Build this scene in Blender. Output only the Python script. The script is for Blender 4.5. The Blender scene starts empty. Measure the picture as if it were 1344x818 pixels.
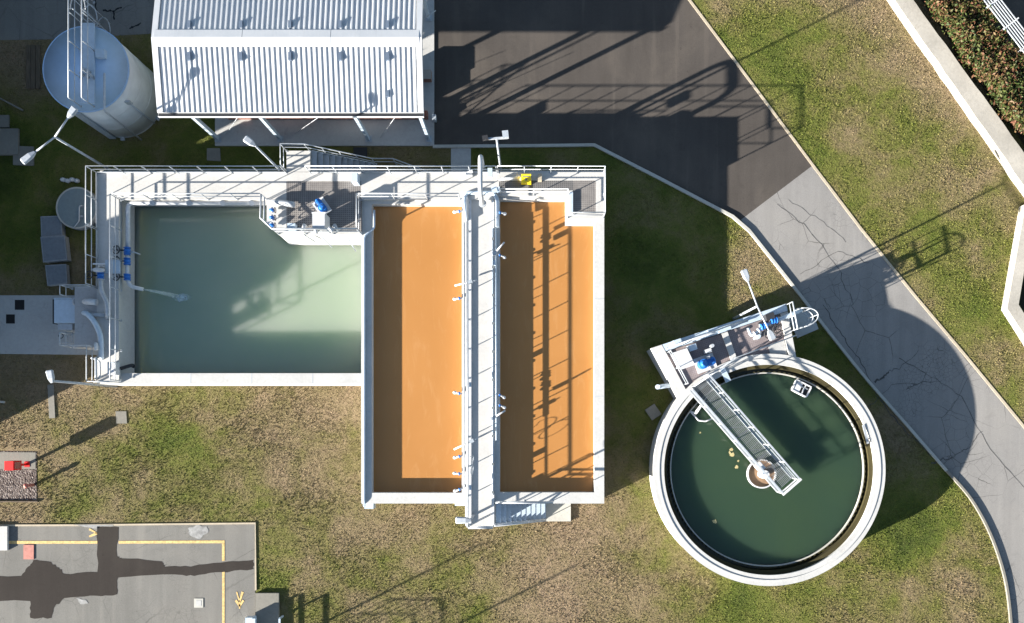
import bpy, math, random
import numpy as np
from mathutils import Vector
random.seed(7); RNG = np.random.default_rng(7)
R = math.radians
scene = bpy.context.scene
COL = scene.collection

# ------------------------------------------------------------------ camera, sky, sun, exposure
CAM_H, F_PX = 42.0, 1026.0            # camera height (m), focal length in photo pixels
NX, NY = 700.0, 555.0                 # the point straight below the camera in the photo
cd = bpy.data.cameras.new('camera'); cam = bpy.data.objects.new('camera', cd); COL.objects.link(cam)
cam.location = (0, 0, CAM_H); cam.rotation_euler = (0, 0, 0)
cd.sensor_fit = 'HORIZONTAL'; cd.sensor_width = 36.0; cd.lens = F_PX / 1344 * 36
cd.shift_x = (672 - NX) / 1344; cd.shift_y = (NY - 409) / 1344
cd.clip_start = 0.5; cd.clip_end = 900
scene.camera = cam

SUN_EL = R(15.4); SUN_DIR = Vector((-1, -0.5, 0)).normalized()      # horizontal direction TOWARDS the sun
world = bpy.data.worlds.new('World'); scene.world = world; world.use_nodes = True
wn = world.node_tree; bg = wn.nodes['Background']
sky = wn.nodes.new('ShaderNodeTexSky'); sky.sky_type = 'NISHITA'; sky.sun_disc = False
sky.sun_elevation = SUN_EL; sky.sun_rotation = math.atan2(SUN_DIR.x, SUN_DIR.y)
sky.air_density = 1.0; sky.dust_density = 0.6; sky.ozone_density = 1.0
wn.links.new(sky.outputs[0], bg.inputs[0]); bg.inputs[1].default_value = 0.05
sl = bpy.data.lights.new('sun', 'SUN'); sun = bpy.data.objects.new('sun', sl); COL.objects.link(sun)
sl.energy = 5.0; sl.angle = R(0.5); sl.color = (1.0, 0.94, 0.85)
sd = Vector((SUN_DIR.x * math.cos(SUN_EL), SUN_DIR.y * math.cos(SUN_EL), math.sin(SUN_EL)))
sun.rotation_euler = (-sd).to_track_quat('-Z', 'Y').to_euler(); sun.location = (-40, -20, 30)
scene.view_settings.view_transform = 'Standard'; scene.view_settings.look = 'None'
scene.view_settings.exposure = 2.25; scene.view_settings.gamma = 1.0
scene.cycles.max_bounces = 6

# ------------------------------------------------------------------ helpers
def at(px, py, z=0.0):
    """world position of a photo point that lies at height z"""
    k = (CAM_H - z) / F_PX
    return Vector(((px - NX) * k, (NY - py) * k, z))

def tag(o, label=None, cat=None, group=None, kind=None):
    if label: o['label'] = label
    if cat: o['category'] = cat
    if group: o['group'] = group
    if kind: o['kind'] = kind
    return o

def thing(name, label, cat, loc, group=None, rz=0.0):
    o = bpy.data.objects.new(name, None); COL.objects.link(o)
    o.location = loc; o.rotation_euler = (0, 0, rz); o.empty_display_size = 0.2
    return tag(o, label, cat, group)

def children(o):
    return [c for c in COL.objects if c.parent == o]

def copy_thing(o, loc, rz=0.0, label=None, parent=None):
    r = o.copy(); COL.objects.link(r); r.parent = parent
    if loc is not None: r.location = loc; r.rotation_euler = (0, 0, rz)
    if label: r['label'] = label
    for c in children(o): copy_thing(c, None, parent=r)
    return r

class MB:
    def __init__(s): s.v = []; s.f = []; s.sm = []
    def add(s, vs, fs, smooth=False):
        b = len(s.v); s.v += [tuple(v) for v in vs]
        for f in fs: s.f.append(tuple(b + i for i in f)); s.sm.append(smooth)
        return s
    def loft(s, A, B, smooth=False, caps=True):
        n = len(A); vs = list(A) + list(B)
        fs = [(i, (i + 1) % n, n + (i + 1) % n, n + i) for i in range(n)]
        s.add(vs, fs, smooth)
        if caps:
            b = len(s.v) - 2 * n
            s.f.append(tuple(b + i for i in reversed(range(n)))); s.sm.append(False)
            s.f.append(tuple(b + n + i for i in range(n))); s.sm.append(False)
        return s
    def prism(s, pts, z0, z1):
        a = sum(pts[i][0] * pts[(i + 1) % len(pts)][1] - pts[(i + 1) % len(pts)][0] * pts[i][1] for i in range(len(pts)))
        if a < 0: pts = pts[::-1]
        return s.loft([(p[0], p[1], z0) for p in pts], [(p[0], p[1], z1) for p in pts])
    def box(s, x0, y0, z0, x1, y1, z1):
        x0, x1 = sorted((x0, x1)); y0, y1 = sorted((y0, y1))
        return s.prism([(x0, y0), (x1, y0), (x1, y1), (x0, y1)], z0, z1)
    def pbox(s, px0, py0, px1, py1, z0, z1):
        a = at(px0, py0, z1); b = at(px1, py1, z1)
        return s.box(a.x, a.y, z0, b.x, b.y, z1)
    def obox(s, c, hx, hy, z0, z1, ang=0.0):
        ca, sa = math.cos(ang), math.sin(ang)
        return s.prism([(c[0] + ca * x - sa * y, c[1] + sa * x + ca * y) for x, y in ((-hx, -hy), (hx, -hy), (hx, hy), (-hx, hy))], z0, z1)
    def bar(s, p, q, w, h):
        """rectangular bar from p to q, w wide (horizontal), h high"""
        p, q = Vector(p), Vector(q); d = (q - p).normalized()
        side = d.cross(Vector((0, 0, 1)))
        side = side.normalized() if side.length > 1e-4 else Vector((1, 0, 0))
        up = side.cross(d).normalized()
        A = [p + side * a * w / 2 + up * b * h / 2 for a, b in ((-1, -1), (1, -1), (1, 1), (-1, 1))]
        return s.loft(A, [v + (q - p) for v in A])
    def cyl(s, c, r, z0, z1, n=24, r2=None, smooth=True):
        r2 = r if r2 is None else r2
        A = [(c[0] + r * math.cos(2 * math.pi * i / n), c[1] + r * math.sin(2 * math.pi * i / n), z0) for i in range(n)]
        B = [(c[0] + r2 * math.cos(2 * math.pi * i / n), c[1] + r2 * math.sin(2 * math.pi * i / n), z1) for i in range(n)]
        return s.loft(A, B, smooth)
    def ring(s, c, r0, r1, z0, z1, n=96, smooth=True):
        def L(r, z): return [(c[0] + r * math.cos(2 * math.pi * i / n), c[1] + r * math.sin(2 * math.pi * i / n), z) for i in range(n)]
        vs = L(r0, z0) + L(r1, z0) + L(r1, z1) + L(r0, z1)
        for a, b, sm in ((0, 1, False), (1, 2, smooth), (2, 3, False), (3, 0, smooth)):
            base = len(s.v)
            s.add([vs[a * n + i] for i in range(n)] + [vs[b * n + i] for i in range(n)],
                  [(i, (i + 1) % n, n + (i + 1) % n, n + i) for i in range(n)], sm)
        return s
    def tube(s, path, r, n=8, closed=False):
        P = [Vector(p) for p in path]; m = len(P); rings = []; prev = None
        rr = r if isinstance(r, (list, tuple)) else [r] * m
        for i in range(m):
            if closed: d = (P[(i + 1) % m] - P[i - 1]).normalized()
            elif i == 0: d = (P[1] - P[0]).normalized()
            elif i == m - 1: d = (P[-1] - P[-2]).normalized()
            else:
                d = (P[i + 1] - P[i]).normalized() + (P[i] - P[i - 1]).normalized()
                d = d.normalized() if d.length > 1e-6 else (P[i + 1] - P[i]).normalized()
            if prev is None:
                ref = Vector((0, 0, 1)) if abs(d.z) < 0.9 else Vector((1, 0, 0))
                u = d.cross(ref).normalized()
            else:
                u = prev - d * prev.dot(d)
                u = u.normalized() if u.length > 1e-6 else d.cross(Vector((0, 0, 1))).normalized()
            prev = u; w = d.cross(u)
            rings.append([P[i] + (u * math.cos(2 * math.pi * k / n) + w * math.sin(2 * math.pi * k / n)) * rr[i] for k in range(n)])
        vs = [v for g in rings for v in g]; fs = []
        for i in range(m if closed else m - 1):
            j = (i + 1) % m
            for k in range(n): fs.append((i * n + k, i * n + (k + 1) % n, j * n + (k + 1) % n, j * n + k))
        s.add(vs, fs, True)
        if not closed:
            b = len(s.v) - n * m
            s.f.append(tuple(b + k for k in reversed(range(n)))); s.sm.append(False)
            s.f.append(tuple(b + (m - 1) * n + k for k in range(n))); s.sm.append(False)
        return s
    def ball(s, c, rx, ry, rz, n=12, m=8):
        vs = []; fs = []
        for i in range(m + 1):
            t = math.pi * i / m
            for k in range(n):
                p = 2 * math.pi * k / n
                vs.append((c[0] + rx * math.sin(t) * math.cos(p), c[1] + ry * math.sin(t) * math.sin(p), c[2] - rz * math.cos(t)))
        for i in range(m):
            for k in range(n): fs.append((i * n + k, i * n + (k + 1) % n, (i + 1) * n + (k + 1) % n, (i + 1) * n + k))
        return s.add(vs, fs, True)
    def mesh(s, name, mat, off=(0, 0, 0)):
        me = bpy.data.meshes.new(name)
        me.from_pydata([(v[0] - off[0], v[1] - off[1], v[2] - off[2]) for v in s.v], [], s.f)
        me.polygons.foreach_set('use_smooth', s.sm)
        for m_ in (mat if isinstance(mat, (list, tuple)) else [mat]): me.materials.append(m_)
        me.update(); return me
    def build(s, name, mat, parent=None, local=False):
        if parent is not None:
            root = parent; off = Vector((0, 0, 0))
            while root is not None: off += root.location; root = root.parent
            if local: off = (0, 0, 0)
            o = bpy.data.objects.new(name, s.mesh(name, mat, off)); COL.objects.link(o); o.parent = parent
        else:
            xs = [v[0] for v in s.v]; ys = [v[1] for v in s.v]; zs = [v[2] for v in s.v]
            off = ((min(xs) + max(xs)) / 2, (min(ys) + max(ys)) / 2, min(zs))
            o = bpy.data.objects.new(name, s.mesh(name, mat, off)); COL.objects.link(o); o.location = off
        return o

ORD = ['first', 'second', 'third', 'fourth', 'fifth', 'sixth', 'seventh', 'eighth', 'ninth', 'tenth', 'eleventh', 'twelfth', 'thirteenth', 'fourteenth', 'fifteenth']

def bend(pts, r=0.15, n=5):
    """round the corners of a polyline"""
    P = [Vector(p) for p in pts]; out = [P[0]]
    for i in range(1, len(P) - 1):
        a = P[i - 1] - P[i]; b = P[i + 1] - P[i]; rr = min(r, a.length * .48, b.length * .48)
        p0 = P[i] + a.normalized() * rr; p2 = P[i] + b.normalized() * rr
        for k in range(n + 1):
            t = k / n; out.append(p0 * (1 - t) ** 2 + P[i] * 2 * t * (1 - t) + p2 * t * t)
    out.append(P[-1]); return out

# ------------------------------------------------------------------ materials
class NT:
    def __init__(s, name):
        s.m = bpy.data.materials.new(name); s.m.use_nodes = True; s.t = s.m.node_tree
        s.b = s.t.nodes['Principled BSDF']; s._co = None
    def n(s, typ, **kw):
        o = s.t.nodes.new(typ)
        for k, v in kw.items(): setattr(o, k, v)
        return o
    def l(s, a, b): s.t.links.new(a, b)
    def co(s):
        if s._co is None:
            g = s.n('ShaderNodeNewGeometry'); s._co = g.outputs['Position']; s.geo = g
        return s._co
    def mapv(s, sc=(1, 1, 1), rot=(0, 0, 0), loc=(0, 0, 0)):
        m = s.n('ShaderNodeMapping'); m.inputs['Scale'].default_value = sc; m.inputs['Rotation'].default_value = rot; m.inputs['Location'].default_value = loc
        s.l(s.co(), m.inputs[0]); return m.outputs[0]
    def noise(s, scale, detail=4, rough=.6, dist=0, vec=None):
        o = s.n('ShaderNodeTexNoise'); o.inputs['Scale'].default_value = scale; o.inputs['Detail'].default_value = detail
        o.inputs['Roughness'].default_value = rough; o.inputs['Distortion'].default_value = dist
        s.l(vec if vec is not None else s.co(), o.inputs['Vector']); return o.outputs['Fac']
    def ramp(s, fac, stops, interp='LINEAR'):
        o = s.n('ShaderNodeValToRGB'); o.color_ramp.interpolation = interp
        e = o.color_ramp.elements
        while len(e) < len(stops): e.new(0.5)
        for q, (p, c) in zip(e, stops):
            q.position = p; q.color = (*(c if isinstance(c, (tuple, list)) else (c, c, c)), 1)
        s.l(fac, o.inputs[0]); return o.outputs[0]
    def mix(s, fac, a, b, mode='MIX'):
        o = s.n('ShaderNodeMix', data_type='RGBA', blend_type=mode)
        for sock, v in ((o.inputs[0], fac), (o.inputs[6], a), (o.inputs[7], b)):
            if hasattr(v, 'is_linked'): s.l(v, sock)
            elif isinstance(v, (tuple, list)): sock.default_value = (*v, 1)
            else: sock.default_value = v
        return o.outputs[2]
    def math(s, op, a, b=None):
        o = s.n('ShaderNodeMath', operation=op)
        for i, v in enumerate((a, b)):
            if v is None: continue
            if hasattr(v, 'is_linked'): s.l(v, o.inputs[i])
            else: o.inputs[i].default_value = v
        return o.outputs[0]
    def bump(s, h, strength=.4, dist=.02):
        o = s.n('ShaderNodeBump'); o.inputs['Strength'].default_value = strength; o.inputs['Distance'].default_value = dist
        s.l(h, o.inputs['Height']); s.l(o.outputs[0], s.b.inputs['Normal'])
    def out(s, col, rough=.8, metal=0, spec=.3):
        if hasattr(col, 'is_linked'): s.l(col, s.b.inputs['Base Color'])
        else: s.b.inputs['Base Color'].default_value = (*col, 1)
        if hasattr(rough, 'is_linked'): s.l(rough, s.b.inputs['Roughness'])
        else: s.b.inputs['Roughness'].default_value = rough
        s.b.inputs['Metallic'].default_value = metal; s.b.inputs['Specular IOR Level'].default_value = spec
        return s.m

def sc3(c, k): return tuple(min(1, x * k) for x in c)

def concrete(name, c, stain=.25, bump=.25, dirt=None):
    t = NT(name); n1 = t.noise(.55, 6, .65); n2 = t.noise(7, 5, .7); n3 = t.noise(2.2, 6, .75, .6)
    col = t.ramp(n1, [(.3, sc3(c, 1 - stain)), (.62, c)])
    col = t.mix(.35, col, t.ramp(n2, [(.3, sc3(c, .72)), (.7, sc3(c, 1.08))]))
    d = dirt or sc3(c, .5)
    col = t.mix(t.ramp(n3, [(.56, 0), (.72, .55)]), col, d)
    t.bump(n2, bump, .01); return t.out(col, .85)

def paint(name, c, rough=.45, metal=0, wear=.12, scale=6):
    t = NT(name); n = t.noise(scale, 5, .65)
    col = t.ramp(n, [(.3, sc3(c, 1 - wear)), (.7, sc3(c, 1 + wear * .4))])
    return t.out(col, rough, metal)

def grass_colour(t):
    v = t.co()
    big = t.noise(.085, 4, .55, .4); mid = t.noise(.42, 5, .7, .3); fine = t.noise(3.2, 5, .75)
    hue = t.math('ADD', t.math('MULTIPLY', big, .55), t.math('MULTIPLY', mid, .45))
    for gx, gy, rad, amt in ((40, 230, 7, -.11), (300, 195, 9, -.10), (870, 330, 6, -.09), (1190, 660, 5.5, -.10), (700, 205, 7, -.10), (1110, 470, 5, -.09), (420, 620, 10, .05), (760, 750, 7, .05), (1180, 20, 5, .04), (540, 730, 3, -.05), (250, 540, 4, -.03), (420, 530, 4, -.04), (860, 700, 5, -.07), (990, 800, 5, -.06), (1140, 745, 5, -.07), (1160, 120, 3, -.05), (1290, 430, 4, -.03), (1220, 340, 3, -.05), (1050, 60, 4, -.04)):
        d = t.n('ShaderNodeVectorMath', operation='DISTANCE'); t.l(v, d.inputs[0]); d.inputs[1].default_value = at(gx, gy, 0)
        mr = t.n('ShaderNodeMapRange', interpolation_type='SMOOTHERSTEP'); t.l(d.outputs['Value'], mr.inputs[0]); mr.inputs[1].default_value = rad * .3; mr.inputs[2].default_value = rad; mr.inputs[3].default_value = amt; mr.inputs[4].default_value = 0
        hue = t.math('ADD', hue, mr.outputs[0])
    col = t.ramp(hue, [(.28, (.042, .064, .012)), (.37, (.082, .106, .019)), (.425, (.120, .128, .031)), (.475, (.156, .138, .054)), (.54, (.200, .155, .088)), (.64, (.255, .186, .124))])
    col = t.mix(t.ramp(fine, [(.35, .35), (.65, 0)]), col, (.10, .092, .035))
    col = t.mix(t.ramp(t.noise(13, 4, .8), [(.36, .55), (.47, 0)]), col, (.045, .048, .016))  # dark flecks paint in the fine shadows between the blades
    col = t.mix(t.ramp(t.noise(9, 3, .7), [(.60, 0), (.78, .3)]), col, (.27, .215, .13))
    return col, fine

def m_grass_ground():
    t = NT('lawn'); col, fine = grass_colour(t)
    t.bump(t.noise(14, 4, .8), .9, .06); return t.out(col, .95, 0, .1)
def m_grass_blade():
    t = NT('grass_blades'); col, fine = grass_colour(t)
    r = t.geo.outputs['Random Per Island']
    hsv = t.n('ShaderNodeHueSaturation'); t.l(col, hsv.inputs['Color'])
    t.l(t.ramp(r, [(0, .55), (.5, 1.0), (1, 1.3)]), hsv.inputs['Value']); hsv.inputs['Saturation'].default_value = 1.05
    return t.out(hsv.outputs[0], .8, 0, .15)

def m_asphalt(name, c, warm, crack=None):
    t = NT(name); n1 = t.noise(.22, 5, .6, .5); n2 = t.noise(22, 3, .8); n3 = t.noise(1.3, 5, .7, .8)
    col = t.ramp(n1, [(.3, sc3(c, .8)), (.5, c), (.72, warm)])
    col = t.mix(.3, col, t.ramp(n2, [(.3, sc3(c, .6)), (.72, sc3(c, 1.5))]))
    col = t.mix(t.ramp(n3, [(.55, 0), (.75, .35)]), col, sc3(c, .62))
    st = t.noise(1, 5, .6, .4, t.mapv((1.5, .10, 1), (0, 0, R(-36.7))))
    col = t.mix(t.ramp(st, [(.46, 0), (.70, .35)]), col, sc3(c, .68)); col = t.mix(t.ramp(st, [(.28, .3), (.42, 0)]), col, sc3(warm, 1.25))
    spot = t.noise(5, 3, .6); col = t.mix(t.ramp(spot, [(.66, 0), (.74, .4)]), col, sc3(c, .5))
    if crack:
        wob = t.n('ShaderNodeTexNoise'); wob.inputs['Scale'].default_value = 1.1; wob.inputs['Detail'].default_value = 6
        t.l(t.co(), wob.inputs['Vector'])
        add = t.mix(.22, t.co(), wob.outputs['Color'], 'ADD')
        total = None
        for sc_, w, lo, hi in ((.40, .008, .44, .56), (1.5, .013, .50, .60), (4.2, .03, .57, .64)):
            vo = t.n('ShaderNodeTexVoronoi', feature='DISTANCE_TO_EDGE'); vo.inputs['Scale'].default_value = sc_; vo.inputs['Randomness'].default_value = 1
            t.l(add, vo.inputs['Vector'])
            line = t.ramp(vo.outputs['Distance'], [(w * .35, 1), (w, 0)])
            mask = t.ramp(t.noise(.33 if sc_ < 1 else .25, 2, .5, 0, t.mapv(loc=(sc_ * 7, 3, 0))), [(lo, 0), (hi, 1)])
            m = t.math('MULTIPLY', line, mask)
            total = m if total is None else t.math('MAXIMUM', total, m)
        col = t.mix(t.math('MULTIPLY', total, crack), col, (.018, .017, .016))
    t.bump(n2, .35, .01); return t.out(col, .95, 0, .08)

def m_grating(name, bar, hole, pitch, ang=0.0, w=.32):
    t = NT(name); v = t.mapv((1 / pitch, 1 / pitch, 1), (0, 0, ang)); sp = t.n('ShaderNodeSeparateXYZ'); t.l(v, sp.inputs[0])
    a = t.math('LESS_THAN', t.math('FRACT', sp.outputs[0]), w); b = t.math('LESS_THAN', t.math('FRACT', sp.outputs[1]), w)
    m = t.math('MAXIMUM', a, b)
    col = t.mix(m, hole, t.ramp(t.noise(2.5, 4), [(.3, sc3(bar, .75)), (.7, sc3(bar, 1.15))]))
    return t.out(col, .6, 0, .2)

def m_water(name, c, c2, rough=.08, scale=.2, sss=None, streak=None, bump=.05):
    t = NT(name); n = t.noise(scale, 4, .55, .7)
    col = t.ramp(n, [(.32, c), (.68, c2)])
    if streak:
        s_ = t.noise(1.0, 5, .7, 1.5, t.mapv((1.6, .35, 1)))
        col = t.mix(t.ramp(s_, [(.54, 0), (.70, .6)]), col, streak)
    t.bump(t.noise(3.0, 3, .6), bump, .02)
    m = t.out(col, rough, 0, .5)
    if sss:
        t.b.inputs['Subsurface Weight'].default_value = 1.0; t.b.inputs['Subsurface Radius'].default_value = (1, 1.15, .9)
        t.b.inputs['Subsurface Scale'].default_value = sss
    return m

def m_brick():
    t = NT('brick'); b = t.n('ShaderNodeTexBrick'); t.l(t.mapv((1, 1, 1), (R(90), 0, 0)), b.inputs['Vector'])
    b.inputs['Color1'].default_value = (.22, .07, .045, 1); b.inputs['Color2'].default_value = (.15, .05, .035, 1); b.inputs['Mortar'].default_value = (.3, .28, .25, 1)
    b.inputs['Scale'].default_value = 4; return t.out(b.outputs[0], .9)
def m_gravel():
    t = NT('gravel'); v = t.n('ShaderNodeTexVoronoi'); v.inputs['Scale'].default_value = 11; t.l(t.co(), v.inputs['Vector'])
    sp = t.n('ShaderNodeSeparateColor'); t.l(v.outputs['Color'], sp.inputs[0])
    col = t.ramp(sp.outputs[0], [(0, (.035, .025, .022)), (.5, (.085, .066, .058)), (1, (.18, .155, .14))])
    t.bump(v.outputs['Distance'], .8, .05); return t.out(col, .9)
def m_roof():
    t = NT('roof_sheet'); n = t.noise(.8, 5, .6); g = t.noise(1, 4, .6, 0, t.mapv((9, .5, 1)))
    col = t.ramp(n, [(.3, (.42, .44, .465)), (.7, (.51, .52, .535))]); col = t.mix(t.ramp(g, [(.55, 0), (.8, .4)]), col, (.38, .39, .40))
    return t.out(col, .5, .0, .4)
def m_wood():
    t = NT('weathered_wood'); col = t.ramp(t.noise(3, 5, .6, 0, t.mapv((8, .6, 1))), [(.3, (.06, .045, .03)), (.7, (.13, .10, .07))]); return t.out(col, .9)
def m_leaf(name, stops, sc_=.5):
    t = NT(name); n = t.noise(sc_, 3, .6); r = None
    t.co(); r = t.geo.outputs['Random Per Island']
    f = t.math('ADD', t.math('MULTIPLY', n, .6), t.math('MULTIPLY', r, .4))
    return t.out(t.ramp(f, stops), .6, 0, .25)

M = {}
M['white_concrete'] = concrete('pale_painted_concrete', (.45, .447, .435), .20, .3, (.29, .285, .265))
M['deck'] = concrete('walkway_concrete', (.455, .447, .43), .18, .25, (.42, .40, .36))
M['grey_concrete'] = concrete('grey_concrete', (.34, .34, .34), .22, .3)
M['slab'] = concrete('slab_concrete', (.40, .40, .39), .2, .3)
M['old_concrete'] = concrete('old_concrete', (.20, .19, .165), .35, .4)
M['kerb'] = concrete('kerb_concrete', (.42, .41, .37), .25, .3)
M['sand_kerb'] = concrete('sandy_kerb_concrete', (.42, .36, .27), .3, .4)
M['parapet'] = concrete('white_rendered_wall', (.40, .375, .33), .4, .5, (.19, .17, .135))
M['asphalt'] = m_asphalt('dark_asphalt', (.068, .060, .054), (.105, .090, .076))
M['old_asphalt'] = m_asphalt('cracked_asphalt', (.215, .207, .198), (.24, .228, .212), .6)
M['lot'] = m_asphalt('lot_asphalt', (.165, .16, .148), (.20, .188, .168), .35)
M['patch'] = m_asphalt('patch_asphalt', (.036, .031, .028), (.044, .039, .034))
M['steel'] = paint('galvanised_steel', (.39, .415, .445), .45, .2, .2)
M['white'] = paint('white_paint', (.51, .52, .535), .45, 0, .18)
M['grey_metal'] = paint('grey_metal', (.36, .40, .44), .5, .2, .15)
M['dull_metal'] = paint('dull_metal', (.16, .175, .185), .55, .1, .2)
M['lid_grey'] = paint('lid_grey', (.15, .17, .19), .6, 0, .2)
M['lid_frame'] = paint('lid_frame', (.24, .25, .26), .6, 0, .2)
M['lamp'] = paint('lamp_paint', (.34, .37, .41), .5, .1, .2)
M['dark'] = paint('dark_rubber', (.025, .026, .03), .6)
M['roof_vent'] = paint('roof_vent_paint', (.10, .13, .18), .5)
M['crack'] = paint('crack_grey', (.085, .082, .078), .95, 0, .4)  # dark grey of the road cracks themselves
M['black'] = paint('black_void', (.012, .012, .013), .8)
M['blue'] = paint('blue_paint', (.02, .14, .46), .4, 0, .2)
M['bluegrey'] = paint('bluish_paint', (.42, .50, .58), .45, .1, .12)
M['red'] = paint('red_paint', (.62, .015, .015), .4, 0, .15)
M['faded_red'] = paint('faded_red_paint', (.38, .14, .11), .6, 0, .3)
M['yellow'] = paint('yellow_paint', (.78, .56, .02), .45, 0, .1)
M['road_yellow'] = paint('worn_yellow_line', (.60, .42, .17), .8, 0, .45, 9)
M['road_white'] = paint('worn_white_paint', (.26, .26, .255), .8, 0, .5, 3)
M['tank_top'] = paint('tank_roof_paint', (.33, .47, .66), .5, .05, .12, 1.2)
M['tank_side'] = paint('tank_side_paint', (.62, .63, .63), .5, .05, .16, 1.0)
M['grating'] = m_grating('walkway_grating', (.21, .195, .185), (.085, .08, .078), .10, 0, .4)
M['grating_dark'] = m_grating('dark_grating', (.15, .145, .145), (.055, .055, .055), .10, 0, .4)
M['grating_brown'] = m_grating('brown_grating', (.22, .185, .185), (.15, .128, .13), .10, R(18.5), .5)
M['green_water'] = m_water('green_water', (.245, .315, .235), (.285, .345, .255), .12, .15, 5.0)
M['orange_water'] = m_water('orange_water', (.335, .150, .040), (.365, .168, .048), .35, .2, None, (.40, .205, .075), .04)
M['clar_water'] = m_water('clarifier_water', (.024, .052, .031), (.032, .060, .029), .06, .12, 5.0, None, .02)
M['launder'] = m_water('launder_water', (.018, .022, .008), (.05, .045, .014), .15, 1.5)
M['foam'] = paint('foam', (.6, .68, .68), .6, 0, .2)
M['moss'] = concrete('mossy_concrete', (.050, .042, .015), .5, .5, (.016, .019, .007))
M['scum'] = concrete('brown_scum', (.26, .165, .10), .35, .6, (.12, .08, .05))
M['scum_bit'] = paint('scum', (.40, .34, .17), .9, 0, .3)
M['gravel'] = m_gravel(); M['brick'] = m_brick(); M['roof'] = m_roof(); M['wood'] = m_wood()
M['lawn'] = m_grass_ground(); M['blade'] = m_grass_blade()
M['soil'] = concrete('dark_soil', (.045, .04, .026), .4, .6)
M['hedge'] = m_leaf('hedge_leaves', [(.28, (.016, .030, .008)), (.44, (.050, .068, .014)), (.54, (.075, .066, .024)), (.61, (.105, .036, .022)), (.70, (.12, .080, .038))], .6)
M['hedge_green'] = m_leaf('green_hedge_leaves', [(.3, (.02, .04, .012)), (.7, (.07, .10, .03))])
M['stem'] = paint('twig', (.07, .05, .035), .9)

# ------------------------------------------------------------------ ground, roads
def sheet(name, pts, z, mat, thick=.05):
    m = MB(); m.prism([(p.x, p.y) for p in pts], z - thick, z); return m.build(name, mat)
def px(pts, z=0): return [at(a, b, z) for a, b in pts]
def catmull(pts, n=6):
    P = [Vector((p[0], p[1])) for p in pts]; out = []
    for i in range(len(P) - 1):
        p0 = P[max(i - 1, 0)]; p1 = P[i]; p2 = P[i + 1]; p3 = P[min(i + 2, len(P) - 1)]
        for k in range(n):
            t = k / n
            q = .5 * ((2 * p1) + (p2 - p0) * t + (2 * p0 - 5 * p1 + 4 * p2 - p3) * t * t + (3 * p1 - p0 - 3 * p2 + p3) * t ** 3)
            out.append((q.x, q.y))
    out.append((P[-1].x, P[-1].y)); return out

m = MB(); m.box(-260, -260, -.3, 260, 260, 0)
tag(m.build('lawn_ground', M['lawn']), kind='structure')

KERB_L = [(568, 192), (700, 191), (780, 190)] 
KERB_L2 = [(780, 190), (870, 236), (962, 284), (984, 303)]
KERB_L3 = catmull([(984, 303), (1045, 380), (1098, 448), (1140, 500), (1190, 557), (1243, 618)], 4)
KERB_L4 = catmull([(1243, 618), (1275, 655), (1300, 700), (1318, 752), (1326, 800), (1330, 860)], 5)
EDGE_R = [(880, -35), (905, 0), (985, 107), (1067, 217), (1130, 300), (1200, 387), (1270, 470), (1344, 560), (1420, 655)]
JOIN_L, JOIN_R = (972, 289), (1067, 217)

ZR = .010
dark_poly = [(570, -300), (700, -300), (780, -180), (880, -35), (905, 0), (985, 107), JOIN_R, JOIN_L, (962, 284), (870, 236), (780, 190), (700, 191), (570, 192)]
tag(sheet('road', px(dark_poly), ZR, M['asphalt']), kind='structure')
old_poly = [JOIN_L, (984, 303)] + KERB_L3[1:] + KERB_L4[1:] + [(1500, 900), (1420, 655), (1344, 560), (1270, 470), (1200, 387), (1130, 300), JOIN_R]
tag(sheet('old_road', px(old_poly), ZR - .001, M['old_asphalt']), kind='structure')
m = MB(); m.prism([(p.x, p.y) for p in px([(-400, -200), (568, -200), (568, -2), (283, 40), (60, 52), (-400, 58)])], -.05, .008)
tag(m.build('back_road', M['lot']), kind='structure')
# cracks in the back road, dark wavy strips a few mm thick
def crack(pts, w, z, name='road_crack'):
    mm = MB(); P = [at(a, b, z) for a, b in pts]
    for i in range(len(P) - 1):
        d = (P[i + 1] - P[i]).normalized(); s_ = Vector((-d.y, d.x, 0)) * w * .5 * (.6 + .8 * random.random())
        mm.loft([P[i] - s_, P[i + 1] - s_ * .7, P[i + 1] + s_ * .7, P[i] + s_], [v + Vector((0, 0, .003)) for v in (P[i] - s_, P[i + 1] - s_ * .7, P[i + 1] + s_ * .7, P[i] + s_)])
    return mm
def wig(a, b, n, amp):
    out = []
    for i in range(n + 1):
        t = i / n; dx, dy = b[0] - a[0], b[1] - a[1]; L = math.hypot(dx, dy) or 1
        o = random.uniform(-amp, amp) if 0 < i < n else 0
        out.append((a[0] + dx * t - dy / L * o, a[1] + dy * t + dx / L * o))
    return out
mm = MB()
for a, b in (((124, -5), (127, 22)), ((135, 14), (148, 15)), ((148, 15), (160, 10)), ((148, 15), (150, 26)), ((170, 38), (185, 30))):
    c_ = crack(wig(a, b, 6, 1.2), .09, .010); mm.add(c_.v, c_.f)
for a, b, w in (((1006, 398), (1045, 352), .05),):
    pass
tag(mm.build('road_cracks', M['black']), kind='structure')
mm = MB()
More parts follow.
